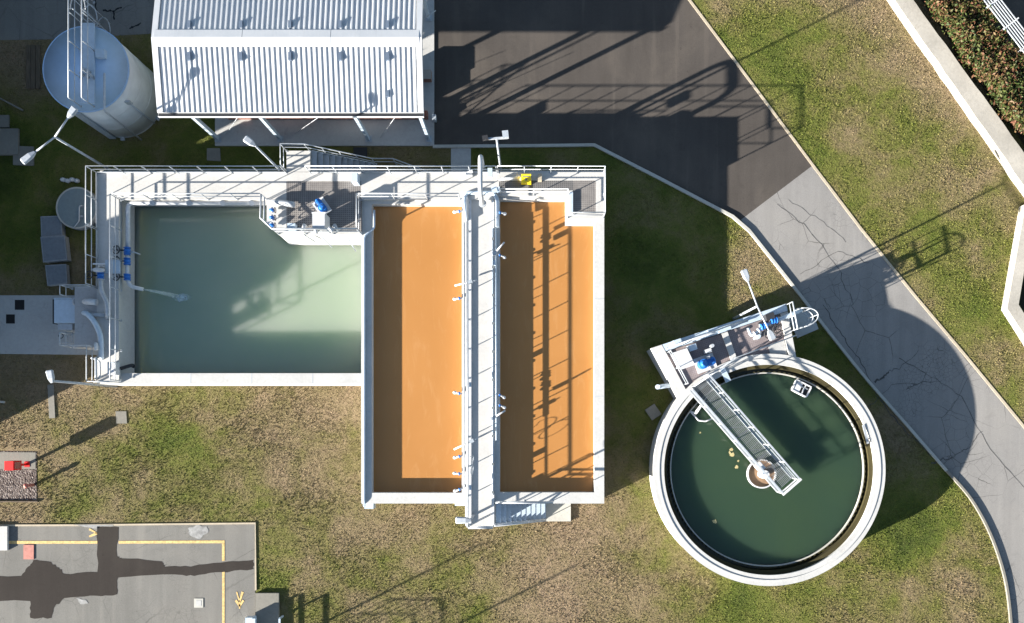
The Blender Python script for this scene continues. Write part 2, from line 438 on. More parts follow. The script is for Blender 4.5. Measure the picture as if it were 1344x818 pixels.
for pts, w in (((( 1148, 502), (1160, 494), (1166, 488)), .16), (((1166, 488), (1182, 483), (1205, 460)), .05), (((1222, 608), (1236, 603), (1250, 601)), .14), (((1250, 601), (1268, 590), (1290, 566)), .06),
               (((1080, 400), (1105, 440), (1128, 470), (1150, 520), (1185, 560), (1222, 600)), .07), (((1050, 360), (1100, 330), (1140, 345)), .05), (((1180, 470), (1215, 490), (1262, 520), (1300, 590), (1344, 640)), .05),
               (((1020, 268), (1060, 300), (1100, 352), (1120, 400)), .05), (((1035, 262), (1075, 288), (1110, 318)), .04), (((1130, 545), (1170, 505), (1230, 500)), .05)):
    full = []
    for i in range(len(pts) - 1): full += wig(pts[i], pts[i + 1], 7, 2.2)
    c_ = crack(full, w * .6, ZR + .002); mm.add(c_.v, c_.f)
tag(mm.build('cracks_in_old_road', M['crack']), kind='structure')

def kerb_line(pts, w, h, mat, name, z0=-.05):
    P = [at(a, b, h) for a, b in pts]; mm = MB(); L = []; Rr = []
    for i, p in enumerate(P):
        d = (P[min(i + 1, len(P) - 1)] - P[max(i - 1, 0)]).normalized(); s_ = Vector((-d.y, d.x, 0)) * w / 2
        L.append(p + s_); Rr.append(p - s_)
    for i in range(len(P) - 1):
        q = [L[i], Rr[i], Rr[i + 1], L[i + 1]]
        mm.prism([(v.x, v.y) for v in q], z0, h - .0008 * (i % 2))
    o = mm.build(name, mat); return tag(o, kind='structure')
kerb_line(KERB_L + KERB_L2[1:], .16, .12, M['kerb'], 'kerb')
kerb_line(KERB_L3, .14, .12, M['kerb'], 'kerb')
kerb_line(KERB_L4, .12, .13, M['old_concrete'], 'kerb')
kerb_line(EDGE_R, .13, .03, M['sand_kerb'], 'road_edging')

# left concrete pad, shed slab, little path, lot
tag(sheet('concrete_pad', px([(-60, 388), (128, 388), (128, 466), (-60, 464)]), .06, M['slab'], .2), kind='structure')
tag(sheet('shed_floor', px([(283, -160), (570, -160), (570, 192), (283, 192)]), .08, M['slab'], .2), kind='structure')
tag(sheet('path', px([(592, 193), (618, 193), (618, 240), (592, 240)]), .03, M['slab']), kind='structure')
lot_poly = [(-60, 690), (335, 687.5), (335, 900), (-60, 900)]
tag(sheet('parking_lot', px(lot_poly), .012, M['lot']), kind='structure')
kerb_line([(-60, 690), (100, 689.5), (335, 687), (335.5, 775)], .09, .05, M['sand_kerb'], 'lot_edging')
ZP = .018
mm = MB()
def pl(pts, z0=.0125, z1=ZP, jit=0):
    if jit: pts = [(a + random.uniform(-jit, jit), b + random.uniform(-jit, jit)) for a, b in pts]
    mm.prism([(p.x, p.y) for p in px(pts)], z0, z1)
def rough_edge(pts, n=5, amp=1.3):
    out = []
    for i in range(len(pts)): out += wig(pts[i], pts[(i + 1) % len(pts)], n, amp)[:-1]
    return out
pl(rough_edge([(128, 692), (156, 692), (154, 730), (160, 733), (213, 737), (216, 744), (250, 744), (300, 737), (333, 735), (333, 747), (290, 751), (255, 756), (230, 754), (155, 758), (154, 780), (128, 782), (85, 785), (72, 796), (68, 811), (40, 811), (40, 789), (-60, 789), (-60, 757), (28, 756), (40, 742), (44, 735), (64, 737), (78, 745), (84, 753), (128, 751)], 5, 1.3))
tag(mm.build('asphalt_patch', M['patch']), kind='structure')
mm = MB()
ZL = .023
pl([(12, 710), (128, 710), (128, 713.6), (12, 713.8)], .019, ZL); pl([(156, 710), (295, 709.4), (295, 713), (156, 713.6)], .019, ZL)
pl([(291.6, 713.2), (295, 713.2), (295, 736), (291.6, 736.5)], .019, ZL); pl([(291.8, 751), (295, 750.5), (295, 900), (291.8, 900)], .019, ZL)
# arrow heads painted on the bays
for a, b in (((117, 694.5), (127, 700)), ((127, 700), (117, 704.5)), ((310.5, 777), (314.5, 790)), ((318.5, 777), (314.5, 790)), ((314.5, 790), (314.5, 799)), ((309.5, 788), (314.5, 796)), ((319.5, 788), (314.5, 796))):
    c_ = crack([a, b], .10, ZL - .003); mm.add(c_.v, c_.f)
tag(mm.build('yellow_markings', M['road_yellow']), kind='structure')
mm = MB(); pl(rough_edge([(97, 688.8), (149, 688.6), (149, 690.2), (128, 690.8), (128, 694), (110, 691)], 3, .3), .013, .056)
pl(rough_edge([(247, 694), (258, 689), (272, 691), (274, 698), (262, 708), (250, 703)], 4, 1.2), .0195, .0225)
pl(rough_edge([(100, 785), (112, 787), (116, 792), (106, 793)], 3, 1), .0195, .0225)
tag(mm.build('white_paint_stains', M['road_white']), kind='structure')

# ------------------------------------------------------------------ grass blades (uncountable)
def inside(P, poly):
    x, y = P[:, 0], P[:, 1]; r = np.zeros(len(P), bool); n = len(poly); j = n - 1
    for i in range(n):
        xi, yi = poly[i]; xj, yj = poly[j]
        c = ((yi > y) != (yj > y)) & (x < (xj - xi) * (y - yi) / (yj - yi + 1e-12) + xi); r ^= c; j = i
    return r
def blades():
    N = 560000
    P = np.column_stack([RNG.uniform(-30, 1374, N), RNG.uniform(-25, 845, N)])
    keep = np.ones(N, bool)
    holes = [dark_poly, old_poly, [(-60, -60), (568, -60), (568, 0), (283, 40), (60, 52), (-60, 58)], [(-60, 386), (134, 386), (134, 468), (-60, 466)], [(281, -60), (572, -60), (572, 194), (281, 194)],
             [(590, 190), (620, 190), (620, 240), (590, 240)], [(-60, 688), (338, 685), (338, 900), (-60, 900)], [(-60, 588), (49, 588), (49, 660), (-60, 660)],
             [(170, 240), (788, 240), (788, 655), (486, 655), (486, 506), (170, 506)],
             [(1170, -30), (1360, 260), (1420, 260), (1420, -30)], [(1322, 405), (1345, 270), (1420, 270), (1420, 470), (1345, 440)]]
    Pj = P + RNG.normal(0, 1.3, P.shape)
    for h in holes: keep &= ~inside(Pj, h)
    keep &= (P[:, 0] - 997) ** 2 + (P[:, 1] - 614) ** 2 > 142 ** 2
    keep &= (P[:, 0] - 162) ** 2 + (P[:, 1] - 130) ** 2 > 50 ** 2
    P = P[keep]; n = len(P); k = CAM_H / F_PX
    x = (P[:, 0] - NX) * k; y = (NY - P[:, 1]) * k
    dens = np.sin(x * .9 + 1.3 * np.sin(y * .7)) * np.sin(y * 1.1 + np.sin(x * .5))
    h = RNG.uniform(.018, .055, n) * (1 + .35 * dens); w = RNG.uniform(.014, .036, n); a = RNG.uniform(0, 2 * np.pi, n); ln = RNG.uniform(.02, .09, n); b = RNG.uniform(0, 2 * np.pi, n)
    dx, dy = np.cos(a) * w, np.sin(a) * w
    V = np.empty((n, 3, 3), np.float32)
    V[:, 0] = np.column_stack([x - dx, y - dy, np.full(n, -.005)]); V[:, 1] = np.column_stack([x + dx, y + dy, np.full(n, -.005)])
    V[:, 2] = np.column_stack([x + np.cos(b) * ln, y + np.sin(b) * ln, h])
    me = bpy.data.meshes.new('grass'); me.vertices.add(3 * n); me.vertices.foreach_set('co', V.ravel())
    me.loops.add(3 * n); me.loops.foreach_set('vertex_index', np.arange(3 * n, dtype=np.int32))
    me.polygons.add(n); me.polygons.foreach_set('loop_start', np.arange(0, 3 * n, 3, dtype=np.int32)); me.polygons.foreach_set('loop_total', np.full(n, 3, np.int32))
    me.materials.append(M['blade']); me.update(); me.validate()
    o = bpy.data.objects.new('grass', me); COL.objects.link(o); tag(o, 'short patchy green and straw coloured mown grass', 'grass', kind='stuff')
blades()

# ------------------------------------------------------------------ railings
POST_CACHE = {}
def railing(label, pts, h=1.05, spacing=1.45, closed=False, mid=True, toe=False, r=.030, mat='steel', name='railing', tilt_h=None, mf=.52):
    """pts: foot line (world). A handrail, a middle rail and posts."""
    P = [Vector(p) for p in pts]; hs = tilt_h or [h] * len(P)
    T = thing(name, label, 'railing', P[0])
    up = Vector((0, 0, 1))
    top = [p + up * q for p, q in zip(P, hs)]
    MB().tube(top, r).build('handrail', M[mat], T)
    if mid: MB().tube([p + up * q * mf for p, q in zip(P, hs)], r * .8).build('middle_rail', M[mat], T)
    if toe:
        q = MB()
        for i in range(len(P) - 1): q.bar(P[i] + up * .07, P[i + 1] + up * .07, .02, .14)
        q.build('toe_board', M[mat], T)
    spots = []
    for i in range(len(P) - 1):
        L = (P[i + 1] - P[i]).length; n = max(1, round(L / spacing))
        for k in range(n + (1 if i == len(P) - 2 else 0)):
            t = k / n; spots.append((P[i].lerp(P[i + 1], t), hs[i] * (1 - t) + hs[i + 1] * t))
    for p, q in spots:
        key = (round(q, 2), mat)
        if key not in POST_CACHE:
            g = MB(); g.tube([(0, 0, 0), (0, 0, q)], .026, 6); g.box(-.05, -.05, 0, .05, .05, .012)
            POST_CACHE[key] = g.mesh('post', M[mat])
        o = bpy.data.objects.new('post', POST_CACHE[key]); COL.objects.link(o); o.parent = T; o.location = p - T.location
    return T

# ------------------------------------------------------------------ treatment tank: walls, decks, water
ZT, ZD = 2.12, 2.30
ZG, ZO = 0.70, 1.67
tank = thing('treatment_tank', 'long white concrete treatment tank with one green and two orange basins', 'treatment tank', at(480, 504, 0))
def wpart(name, mat, *boxes):
    g = MB()
    for b in boxes: g.pbox(*b)
    return g.build(name, M[mat], tank)
wpart('wall', 'white_concrete', (131, 224, 158, 504, -.2, ZT))                      # left wall
wpart('wall', 'white_concrete', (158, 224, 474, 261, -.2, ZT))                      # back wall, green basin
wpart('wall', 'white_concrete', (474, 224, 606, 268, -.2, ZT))
wpart('wall', 'white_concrete', (606, 224, 656, 646.5, -.2, ZT))                      # centre wall
wpart('wall', 'white_concrete', (656, 224, 742, 262, -.2, ZT))
wpart('wall', 'white_concrete', (742, 224, 793, 294, -.2, ZT))
wpart('wall', 'white_concrete', (158, 490, 474, 504, -.2, ZT))                      # front wall, green basin
wpart('wall', 'white_concrete', (474, 268, 488, 661, -.2, ZT))
wpart('wall', 'white_concrete', (488, 647, 606, 661, -.2, ZT))
wpart('wall', 'white_concrete', (606, 646.5, 793, 661, -.2, ZT))
wpart('wall', 'white_concrete', (780, 294, 793, 646.5, -.2, ZT))
# platform block in the green basin: battered face
g = MB(); top = px([(352, 261.2), (352, 292), (367, 306), (473.8, 306), (473.8, 261.2)], ZT); bot = px([(362, 264), (362, 306), (384, 325), (473.8, 325), (473.8, 264)], ZG - .3)
top = [Vector((p.x, p.y, ZT)) for p in top]; bot = [Vector((p.x, p.y, ZG - .3)) for p in bot]
bot[3].x = bot[4].x = top[3].x; bot[4].y = top[4].y; bot[0].y = top[0].y
g.loft(bot, top); g.build('platform_wall', M['white_concrete'], tank)
# decks above the walls
D0 = ZT + .004
wpart('walkway_deck', 'deck', (127, 226, 156, 503, D0, ZD))
wpart('walkway_deck', 'deck', (156, 226, 376, 262, D0, ZD))
g = MB(); g.prism([(p.x, p.y) for p in px([(352, 262), (376, 262), (376, 304), (474, 304), (474, 308), (365, 308), (350, 294), (350, 262)], ZD)], D0, ZD - .002); g.build('platform_kerb', M['deck'], tank)
wpart('walkway_deck', 'deck', (376, 226, 474, 238, D0, ZD))
wpart('platform_grating', 'grating', (376, 238, 474, 304, D0, ZD - .01))
wpart('walkway_deck', 'deck', (474, 226, 655, 262, D0, ZD))
wpart('walkway_deck', 'deck', (655, 226, 793, 237, D0, ZD))
wpart('platform_grating', 'grating_dark', (655, 237, 752, 250, D0, ZD - .01))
wpart('platform_grating', 'grating', (752, 237, 782, 280, D0, ZD - .012))
wpart('walkway_deck', 'deck', (782, 237, 793, 287, D0, ZD))
wpart('walkway_deck', 'deck', (744, 280, 782, 287, D0, ZD))
wpart('walkway_deck', 'deck', (655, 250, 744, 257, D0, ZD)); wpart('walkway_deck', 'deck', (744, 250, 752, 280, D0, ZD))
# green platform left block towards the blower
wpart('side_platform', 'grey_concrete', (98, 376, 127, 456, .061, ZD - .02))
# centre walkway: a channel between two upstands
ZC = 2.20
wpart('centre_walkway', 'deck', (618.5, 262.2, 645, 690, D0, ZC))
wpart('edge_beam', 'white', (611.5, 262.2, 618.5, 690, D0, ZC + .11)); wpart('edge_beam', 'white', (645, 262.2, 648.5, 690, D0, ZC + .06))
g = MB(); g.pbox(610.5, 661.6, 650, 690.5, -.1, D0 - .006); g.build('walkway_pier', M['white_concrete'], tank)
# concrete joints
for q in [(780.2, y, 792.8, y + .6) for y in (392, 520)] + [(x, 490.2, x + .6, 503.8) for x in (250, 330, 410)] + [(474.4, y, 487.8, y + .6) for y in (420, 540)]:
    wpart('joint', 'grey_metal', q + (ZT, ZT + .003))
def water(name, mat, poly, z, pz):
    g = MB(); g.prism([(p.x, p.y) for p in px(poly, pz)], z - (4 if 'green' in name else .4), z)
    return tag(g.build(name, M[mat]), kind='structure')
water('green_water', 'green_water', [(157, 260), (474.5, 260), (474.5, 490.5), (157, 490.5)], ZG, ZT)
water('orange_water', 'orange_water', [(487.5, 267.5), (606.5, 267.5), (606.5, 647.5), (487.5, 647.5)], ZO, ZT)
water('orange_water', 'orange_water', [(655.5, 261.5), (780.5, 261.5), (780.5, 647), (655.5, 647)], ZO, ZT)

def rl(label, pts, z, **k): return railing(label, [at(a, b, z) for a, b in pts], **k)
rl('railing along the outer back edge of the walkway left of the stair landing', [(128, 300), (128, 227), (376, 227)], ZD, toe=True)
rl('railing down the outer left edge of the walkway beside the round grey lid', [(128, 302), (128, 377)], ZD, toe=True)
rl('railing round the blower platform jutting out to the left', [(128, 379), (95, 379), (95, 391)], ZD)
rl('railing in front of the blower platform stepping out to the corner', [(95, 440), (95, 456), (129, 456), (129, 502), (158, 502)], ZD)
rl('railing above the green water along the left basin edge', [(159, 500), (159, 263)], ZD)
rl('railing above the green water along the back basin edge', [(161, 262), (350, 262)], ZD)
rl('railing round the chamfered corner of the grating platform over the green water', [(352, 263), (351, 293), (366, 307), (474, 307)], ZD, r=.045)
rl('short railing between grating platform and left orange basin', [(474, 306), (474, 262)], ZD)
rl('railing along the back edge of the left orange basin', [(476, 262), (604, 262)], ZD)
rl('railing along the outer back edge from the stair to the lamp post', [(408, 227), (652, 227)], ZD, toe=True)
rl('railing round the back right corner of the walkway', [(654, 227), (792, 227), (792, 286)], ZD)
rl('railing round the small grating in the back right corner over the orange water', [(657, 256), (745, 256), (745, 286), (791, 286)], ZD)
rl('long railing on the left side of the central walkway', [(615.5, 266), (615.5, 689)], ZC + .11, h=.95, spacing=1.45, r=.034, mf=.6)
rl('end railing across the foot of the central walkway', [(617, 689.5), (648, 689.5)], ZC, h=1.05, r=.045)

# pipe rail on the right side of the walkway
T = thing('air_pipe', 'raised pipe on short posts along the right side of the central walkway', 'pipe', at(651, 420, ZT))
MB().tube([at(651, 300, 2.45), at(651, 578, 2.45)], .05, 10).build('pipe', M['bluegrey'], T)
for y in range(306, 578, 54): MB().tube([at(651, y, ZT), at(651, y, 2.43)], .022, 6).build('post', M['steel'], T)
T = thing('cable_conduit', 'thin conduit with dark clamps on the right edge of the central walkway', 'conduit', at(647, 420, ZC))
run = MB().tube([at(646.6, 300, ZC + .085), at(646.6, 650, ZC + .085)], .022, 6).build('conduit', M['bluegrey'], T)
for y in range(312, 650, 37):
    g = MB(); g.pbox(645.4, y, 648.2, y + 3.2, ZC + .062, ZC + .12); g.build('clamp', M['dull_metal'], run)
# feed pipe: tall inverted U and collar at the head of the walkway
T = thing('feed_pipe', 'fat white pipe rising from the ground and arching over the back walkway', 'pipe', at(632, 222, 0))
f0 = at(630.5, 203, 4.1); f1 = at(630.5, 255, 4.1)
MB().tube(bend([(f0.x, f0.y, 0), f0, f1, (f1.x, f1.y, 2.36)], .45, 8), .115, 14).build('pipe', M['white'], T)
MB().tube(bend([at(612, 290, 2.36), at(609, 262, 2.36), at(612, 253, 2.36), at(648, 253, 2.36), at(653, 262, 2.36), at(653, 298, 2.36)], .3), .10, 10).build('header', M['bluegrey'], T)
g = MB(); g.cyl(f1, .19, 2.46, 2.56, 16); g.build('flange', M['steel'], T)
tag(MB().tube(bend([at(609, 292, 2.30), at(609, 640, 2.30)], .1), .05, 8).build('air_pipe', M['white']), 'thin white air pipe along the left edge of the central walkway', 'pipe')
tag(MB().tube(bend([at(491, 276, 2.1), at(491, 300, 2.1), at(478, 310, 2.18), at(478, 660, 2.18), at(478, 664, 1.8)], .15), .06, 8).build('water_pipe', M['bluegrey']), 'blue-grey pipe on the wall between green basin and orange basin', 'pipe')
g = MB(); g.pbox(478, 660, 490, 668, .9, 1.5)
tag(g.build('junction_box', M['bluegrey']), 'pale box hung on the tank wall below the wall pipe', 'box')

# green basin pipes
T = thing('inlet_pipe', 'pale pipe running along the back and left edge inside the green basin', 'pipe', at(168, 266, 2.0))
MB().tube(bend([at(352, 266.5, 2.05), at(168, 266.5, 2.05), at(168, 330, 2.05)], .3), .11, 12).build('pipe', M['white'], T)
for x in (200, 248, 292, 330):
    MB().tube([at(x, 266.5, 1.90), at(x, 266.5, 2.22)], .14, 10).build('clamp', M['steel'], T)
T = thing('outlet_pipe', 'pale pipe with a curved spout squirting into the green basin', 'pipe', at(168, 350, 2.0))
MB().tube(bend([at(167, 331, 2.1), at(167, 366, 2.1), at(171, 376, 2.05), at(188, 380, 1.95)], .25), .10, 12).build('pipe', M['white'], T)
for y in (334, 347, 361): MB().tube([at(167, y - 1.2, 2.1), at(167, y + 1.2, 2.1)], .15, 12).build('flange', M['blue'], T)
MB().tube(bend([at(167, 331, 2.12), at(176, 331, 2.1), at(184, 334, 1.9)], .1), .035, 6).build('drain_hose', M['grey_metal'], T)
# jet + foam
def jet():
    P = []; a = at(188, 380, 1.95); b = at(232, 389, ZG)
    for i in range(10):
        t = i / 9; p = a.lerp(b, t); p.z = 1.95 - (1.95 - ZG) * t ** 2; P.append(p)
    return MB().tube(P, [.035 + .10 * i / 9 for i in range(10)], 8)
t_ = NT('water_jet'); t_.out((.55, .63, .6), .3); t_.b.inputs['Alpha'].default_value = .28
tag(jet().build('water_jet', t_.m), 'thin arc of water squirting from the spout into the green basin', 'water jet')
t_ = NT('splash'); dd = t_.n('ShaderNodeVectorMath', operation='DISTANCE'); t_.l(t_.co(), dd.inputs[0]); dd.inputs[1].default_value = at(238, 390.5, ZG)
nn = t_.math('MULTIPLY', t_.ramp(dd.outputs['Value'], [(.08, .8), (.62, 0)], 'EASE'), t_.ramp(t_.noise(7, 4, .7), [(.35, .25), (.65, 1)])); t_.l(nn, t_.b.inputs['Alpha']); t_.out((.55, .66, .70), .5)
g = MB(); c0 = at(238, 390.5, ZG + .012); n = 22
g.add([(c0.x + .55 * math.cos(2 * math.pi * i / n) * (1 + .25 * random.uniform(-1, 1)), c0.y + .22 * math.sin(2 * math.pi * i / n) * (1 + .25 * random.uniform(-1, 1)), ZG + .012) for i in range(n)], [tuple(range(n))])
for i in range(14):
    a_ = random.gauss(0, .28); b_ = random.gauss(0, .1); s_ = random.uniform(.015, .05); g.ball((c0.x + a_, c0.y + b_, ZG + .02), s_, s_, s_ * .6, 6, 4)
tag(g.build('splash_foam', t_.m), 'pale foamy splash where the jet meets the green water', 'foam', kind='stuff')

# ------------------------------------------------------------------ valves with hand wheels
def wheel_pts(r, n=20, z=0): return [(r * math.cos(2 * math.pi * i / n), r * math.sin(2 * math.pi * i / n), z) for i in range(n)]
def make_valve(label, loc, rz, group='blue gate valves'):
    T = thing('gate_valve', label, 'valve', loc, group, rz)
    g = MB(); g.tube([(0, -.16, 0), (0, -.11, 0)], .17, 14); g.tube([(0, .11, 0), (0, .16, 0)], .17, 14); g.ball((0, 0, 0), .17, .15, .16); g.build('body', M['blue'], T, True)
    st_ = MB().tube([(-.1, 0, .04), (-.46, 0, .18)], .035, 8).build('stem', M['dark'], T, True)
    g = MB(); q = [(-.46 + .2 * math.sin(2 * math.pi * i / 18), .2 * math.cos(2 * math.pi * i / 18), .20 + .05 * math.sin(2 * math.pi * i / 18)) for i in range(18)]
    g.tube(q, .028, 6, True)
    for i in (0, 6, 12): g.tube([q[i], (-.46, 0, .20)], .018, 5)
    g.build('hand_wheel', M['dark'], st_, True); return T
V0 = make_valve('upper blue valve on the green basin pipe, below the drain hose', at(167, 343, 2.12), 0)
copy_thing(V0, at(167, 364, 2.12), 0, 'lower blue valve on the green basin pipe, next to the spout')
copy_thing(V0, at(167, 329, 2.12), 0, 'topmost small valve on the green basin pipe, above the drain hose')
copy_thing(V0, at(132, 362, 2.62), 0, 'blue valve at the top of the bent pipe on the left walkway')

# blower group on the left
T = thing('blower', 'pale boxy blower cabinet standing at the end of the concrete pad', 'blower', at(84, 420, .06))
g = MB(); g.pbox(71, 391, 98, 424, .1, 1.75); g.build('cabinet', M['bluegrey'], T)
g = MB(); g.pbox(69, 393, 71.5, 425, .3, 1.6); g.build('side_grille', M['dark'], T)
g = MB(); g.pbox(76, 425, 95, 433, .1, 1.55); g.build('control_panel', M['steel'], T)
for q in range(3):
    g = MB(); g.pbox(73 + q * 8.5, 392.5, 79 + q * 8.5, 393.2, 1.755, 1.775); g.build('hinge', M['grey_metal'], T)
T = thing('valve_stand', 'small steel frame with a hand wheel below the blower control panel', 'frame', at(86, 445, .06))
for x in (78, 87, 95): MB().tube([at(x, 436, 1.3), at(x, 450, 1.3)], .03, 6).build('bar', M['grey_metal'], T)
MB().tube([at(77, 450, 1.3), at(97, 450, 1.3)], .03, 6).build('rail', M['steel'], T)
g = MB(); c0 = at(80, 441, 1.3); g.tube([(c0.x + .12 * math.cos(2 * math.pi * i / 14), c0.y + .12 * math.sin(2 * math.pi * i / 14), 1.3) for i in range(14)], .02, 6, True); g.build('hand_wheel', M['dark'], T)
def pipe(label, pts, r, mat, b=.3, name='pipe', cat='pipe', fl=()):
    T = thing(name, label, cat, pts[0])
    run = MB().tube(bend(pts, b), r, 14).build('pipe_run', M[mat], T)
    for p, q in fl: MB().tube([p, q], r * 1.5, 14).build('flange', M['steel'], run)
    return T
pipe('silvery pipe with two bends running down the left walkway from a blue valve', [at(132.5, 352, 2.6), at(132.5, 382, 2.6), at(141, 397, 2.6), at(141.5, 415, 2.6), at(141.5, 417, 2.3)], .11, 'steel', fl=[(at(132.5, 349, 2.6), at(132.5, 351, 2.6)), (at(132.5, 366, 2.6), at(132.5, 367.5, 2.6))])
pipe('short fat pipe lying level from the blower cabinet to the tank', [at(100, 397, 1.5), at(118, 396, 2.5), at(127, 397, 2.5)], .16, 'white', fl=[(at(101, 397, 1.6), at(103, 396.9, 1.7))])
pipe('S shaped air pipe running from the blower down to the front corner', [at(102, 411, 1.5), at(114, 411, 2.5), at(124, 422, 2.5), at(132.5, 440, 2.5), at(133, 468, 2.5), at(133, 470, 2.3)], .13, 'bluegrey', .5)
pipe('short level pipe crossing under the S shaped air pipe', [at(114, 413.5, 2.36), at(141, 413.5, 2.4)], .10, 'steel')
T = thing('feeder', 'white lobed dosing head above the blue valve on the left walkway', 'dosing head', at(130, 354, 2.3))
MB().ball(at(129, 354.5, 2.75), .34, .13, .13, 14, 8).build('housing', M['white'], T)
MB().bar(at(122, 346.5, 3.0), at(138, 346.5, 3.0), .07, .05).build('top_bar', M['white'], T)
MB().tube([at(130, 346.5, 3.0), at(130, 354, 2.75)], .03, 6).build('stem', M['steel'], T)
T = thing('instrument_panel', 'grey panel frame standing on the left walkway beside the basin pipe', 'panel', at(146, 352, ZD))
g = MB(); g.pbox(138, 341, 157, 359, ZD + .02, ZD + .10); g.build('plate', M['bluegrey'], T)
for x in (143, 147): MB().tube(bend([at(x, 365, 3.0), at(x, 325, 3.0), at(x + 5, 328, ZD)], .1), .03, 6).build('hoop', M['steel'], T)
# corner kit at the front-left end of the walkway
T = thing('chemical_cabinet', 'cream cabinet at the front left corner of the walkway', 'cabinet', at(146, 485, ZD))
g = MB(); g.pbox(141, 475, 150, 492, ZD, ZD + .55); g.build('cabinet', M['white'], T)
g = MB(); g.pbox(141.5, 475.2, 149.5, 476.5, ZD + .551, ZD + .58); g.build('lid_strip', M['grey_metal'], T)
pipe('upright pipe with an elbow beside the cream corner cabinet', [at(126, 470, ZD), at(126, 470, ZD + .7), at(126, 496, ZD + .7), at(126, 498, ZD)], .06, 'steel', .15)
pipe('white drain pipe against the front left corner of the tank', [at(120, 470, ZD), at(120, 470, ZD + .5), at(131, 474, ZD + .5), at(131, 497, ZD + .5)], .05, 'white', .12)
pipe('black hose outlet in the front left corner of the green basin', [at(158, 484, 2.3), at(174, 479, 2.1), at(175, 481, 1.7)], .09, 'dark', .2)
pipe('pale bar pipe leading from the blower frame to the corner railing', [at(93, 455, .9), at(121, 456, .9)], .09, 'white')
pipe('small elbow pipe on the corner of the left platform', [at(126, 452, ZD), at(126, 452, ZD + .5), at(126, 460, ZD + .5)], .10, 'white', .2)

# ------------------------------------------------------------------ lamp posts
def lamp_post(label, base, ztop, heads, r=.06, z0=None, cat='lamp post', group='lamp posts'):
    """base/ztop: pole; heads: list of (photo px of the outer tip of the head, height)"""
    b = Vector(base); T = thing('lamp_post', label, cat, b, group)
    top = Vector((b.x, b.y, ztop))
    MB().tube([b, top], [r * 1.15, r * .85], 10).build('pole', M['lamp'], T)
    for (hx, hy), hz, hl in heads:
        tip = at(hx, hy, hz); d = tip - top; L = d.length; u = d.normalized()
        inner = tip - u * hl
        arm = T
        if (inner - top).length > .05: arm = MB().tube([top, inner], r * .7, 8).build('arm', M['lamp'], T)
        s_ = u.cross(Vector((0, 0, 1))).normalized(); up = s_.cross(u)
        def loop(p, w, h): return [p + s_ * w + up * h * .4, p + s_ * w * .7 + up * h, p - s_ * w * .7 + up * h, p - s_ * w + up * h * .4, p - s_ * w - up * h * .5, p + s_ * w - up * h * .5]
        g = MB(); A = loop(inner, .06, .06); B = loop(inner + u * hl * .35, .15, .09); C = loop(tip - u * .05, .17, .07); E = loop(tip, .12, .04)
        g.loft(A, B); g.loft(B, C); g.loft(C, E); g.build('lamp_head', M['lamp'], arm)
    return T
tp = at(72, 180, 5.64)
lamp_post('double armed lamp post at the back left corner near the storage tank', (tp.x, tp.y, 0), 5.64, [((99, 141), 5.8, .6), ((29, 213), 5.75, .75)])
tp = at(337, 193, 5.6)
lamp_post('single lamp post in front of the shed, left of the stair landing', (tp.x, tp.y, 0), 5.6, [((321, 181), 5.75, .55)])
tp = at(652, 182, 6.0)
T = thing('lamp_post', 'T topped lamp post with two floodlights behind the back right walkway', 'lamp post', (tp.x, tp.y, 0), 'lamp posts')
MB().tube([(tp.x, tp.y, 0), (tp.x, tp.y, 6.0)], [.065, .05], 10).build('pole', M['lamp'], T)
MB().bar(at(636, 182.5, 6.0), at(666, 181, 6.0), .09, .08).build('cross_arm', M['lamp'], T)
MB().obox(at(637, 182.5, 6.0), .13, .1, 6.03, 6.2, .2).build('floodlight', M['dark'], T); MB().obox(at(663.5, 178.5, 6.0), .14, .16, 6.03, 6.25, .1).build('floodlight', M['grey_metal'], T)
tp = at(994, 402, 4.5)
lamp_post('double armed lamp post over the clarifier platform', (tp.x, tp.y, 0), 4.5, [((976, 354), 4.75, .6), ((1015, 446), 4.6, .5)])
tp = at(68, 500, 5.7)
lamp_post('lamp post leaning out past the front left corner of the tank', (tp.x, tp.y, 0), 5.7, [((64.5, 486), 5.75, .6)])
tp = at(617, 683, 4.4)
lamp_post('lamp post at the foot of the central walkway', (tp.x, tp.y, ZC), 4.4, [((598, 683), 4.4, .75)])
g = MB(); g.obox(at(68, 527, 0), .16, .9, -.02, .05, .05); tag(g.build('paving_slab', M['old_concrete']), 'narrow grey paving slab in the grass beneath the front left lamp', 'paving slab')

# ------------------------------------------------------------------ kit on the grating platform
def make_motor(label, loc, rz=0.0, s=1.0, group='blue motors'):
    T = thing('mixer_motor', label, 'motor', loc, group, rz)
    g = MB(); g.obox((0, 0), .52 * s, .40 * s, 0, .07); g.build('base_plate', M['white'], T, True)
    g = MB(); g.tube([(-.05 * s, 0, .32 * s), (.36 * s, .0, .32 * s)], .2 * s, 16); g.tube([(.36 * s, 0, .32 * s), (.46 * s, 0, .32 * s)], [.21 * s, .15 * s], 16); g.build('motor_body', M['blue'], T, True)
    g = MB(); g.cyl((-.2 * s, 0), .25 * s, .09, .55 * s, 18); g.cyl((-.2 * s, 0), .2 * s, .55 * s, .68 * s, 18, .1 * s); g.build('gearbox', M['blue'], T, True)
    g = MB()
    for k in range(5): g.tube([((.02 + .07 * k) * s, 0, .32 * s), ((.04 + .07 * k) * s, 0, .32 * s)], .225 * s, 16)
    g.build('cooling_fins', M['blue'], T, True)
    g = MB(); g.obox((.15 * s, .22 * s), .09 * s, .07 * s, .3 * s, .48 * s); g.build('terminal_box', M['steel'], T, True)
    return T
make_motor('blue mixer motor on a white plate in the middle of the grating platform', at(423, 272, ZD), R(125), .8)
T = thing('control_cabinet', 'white upright cabinet behind the blue motor on the grating platform', 'cabinet', at(422, 292, ZD))
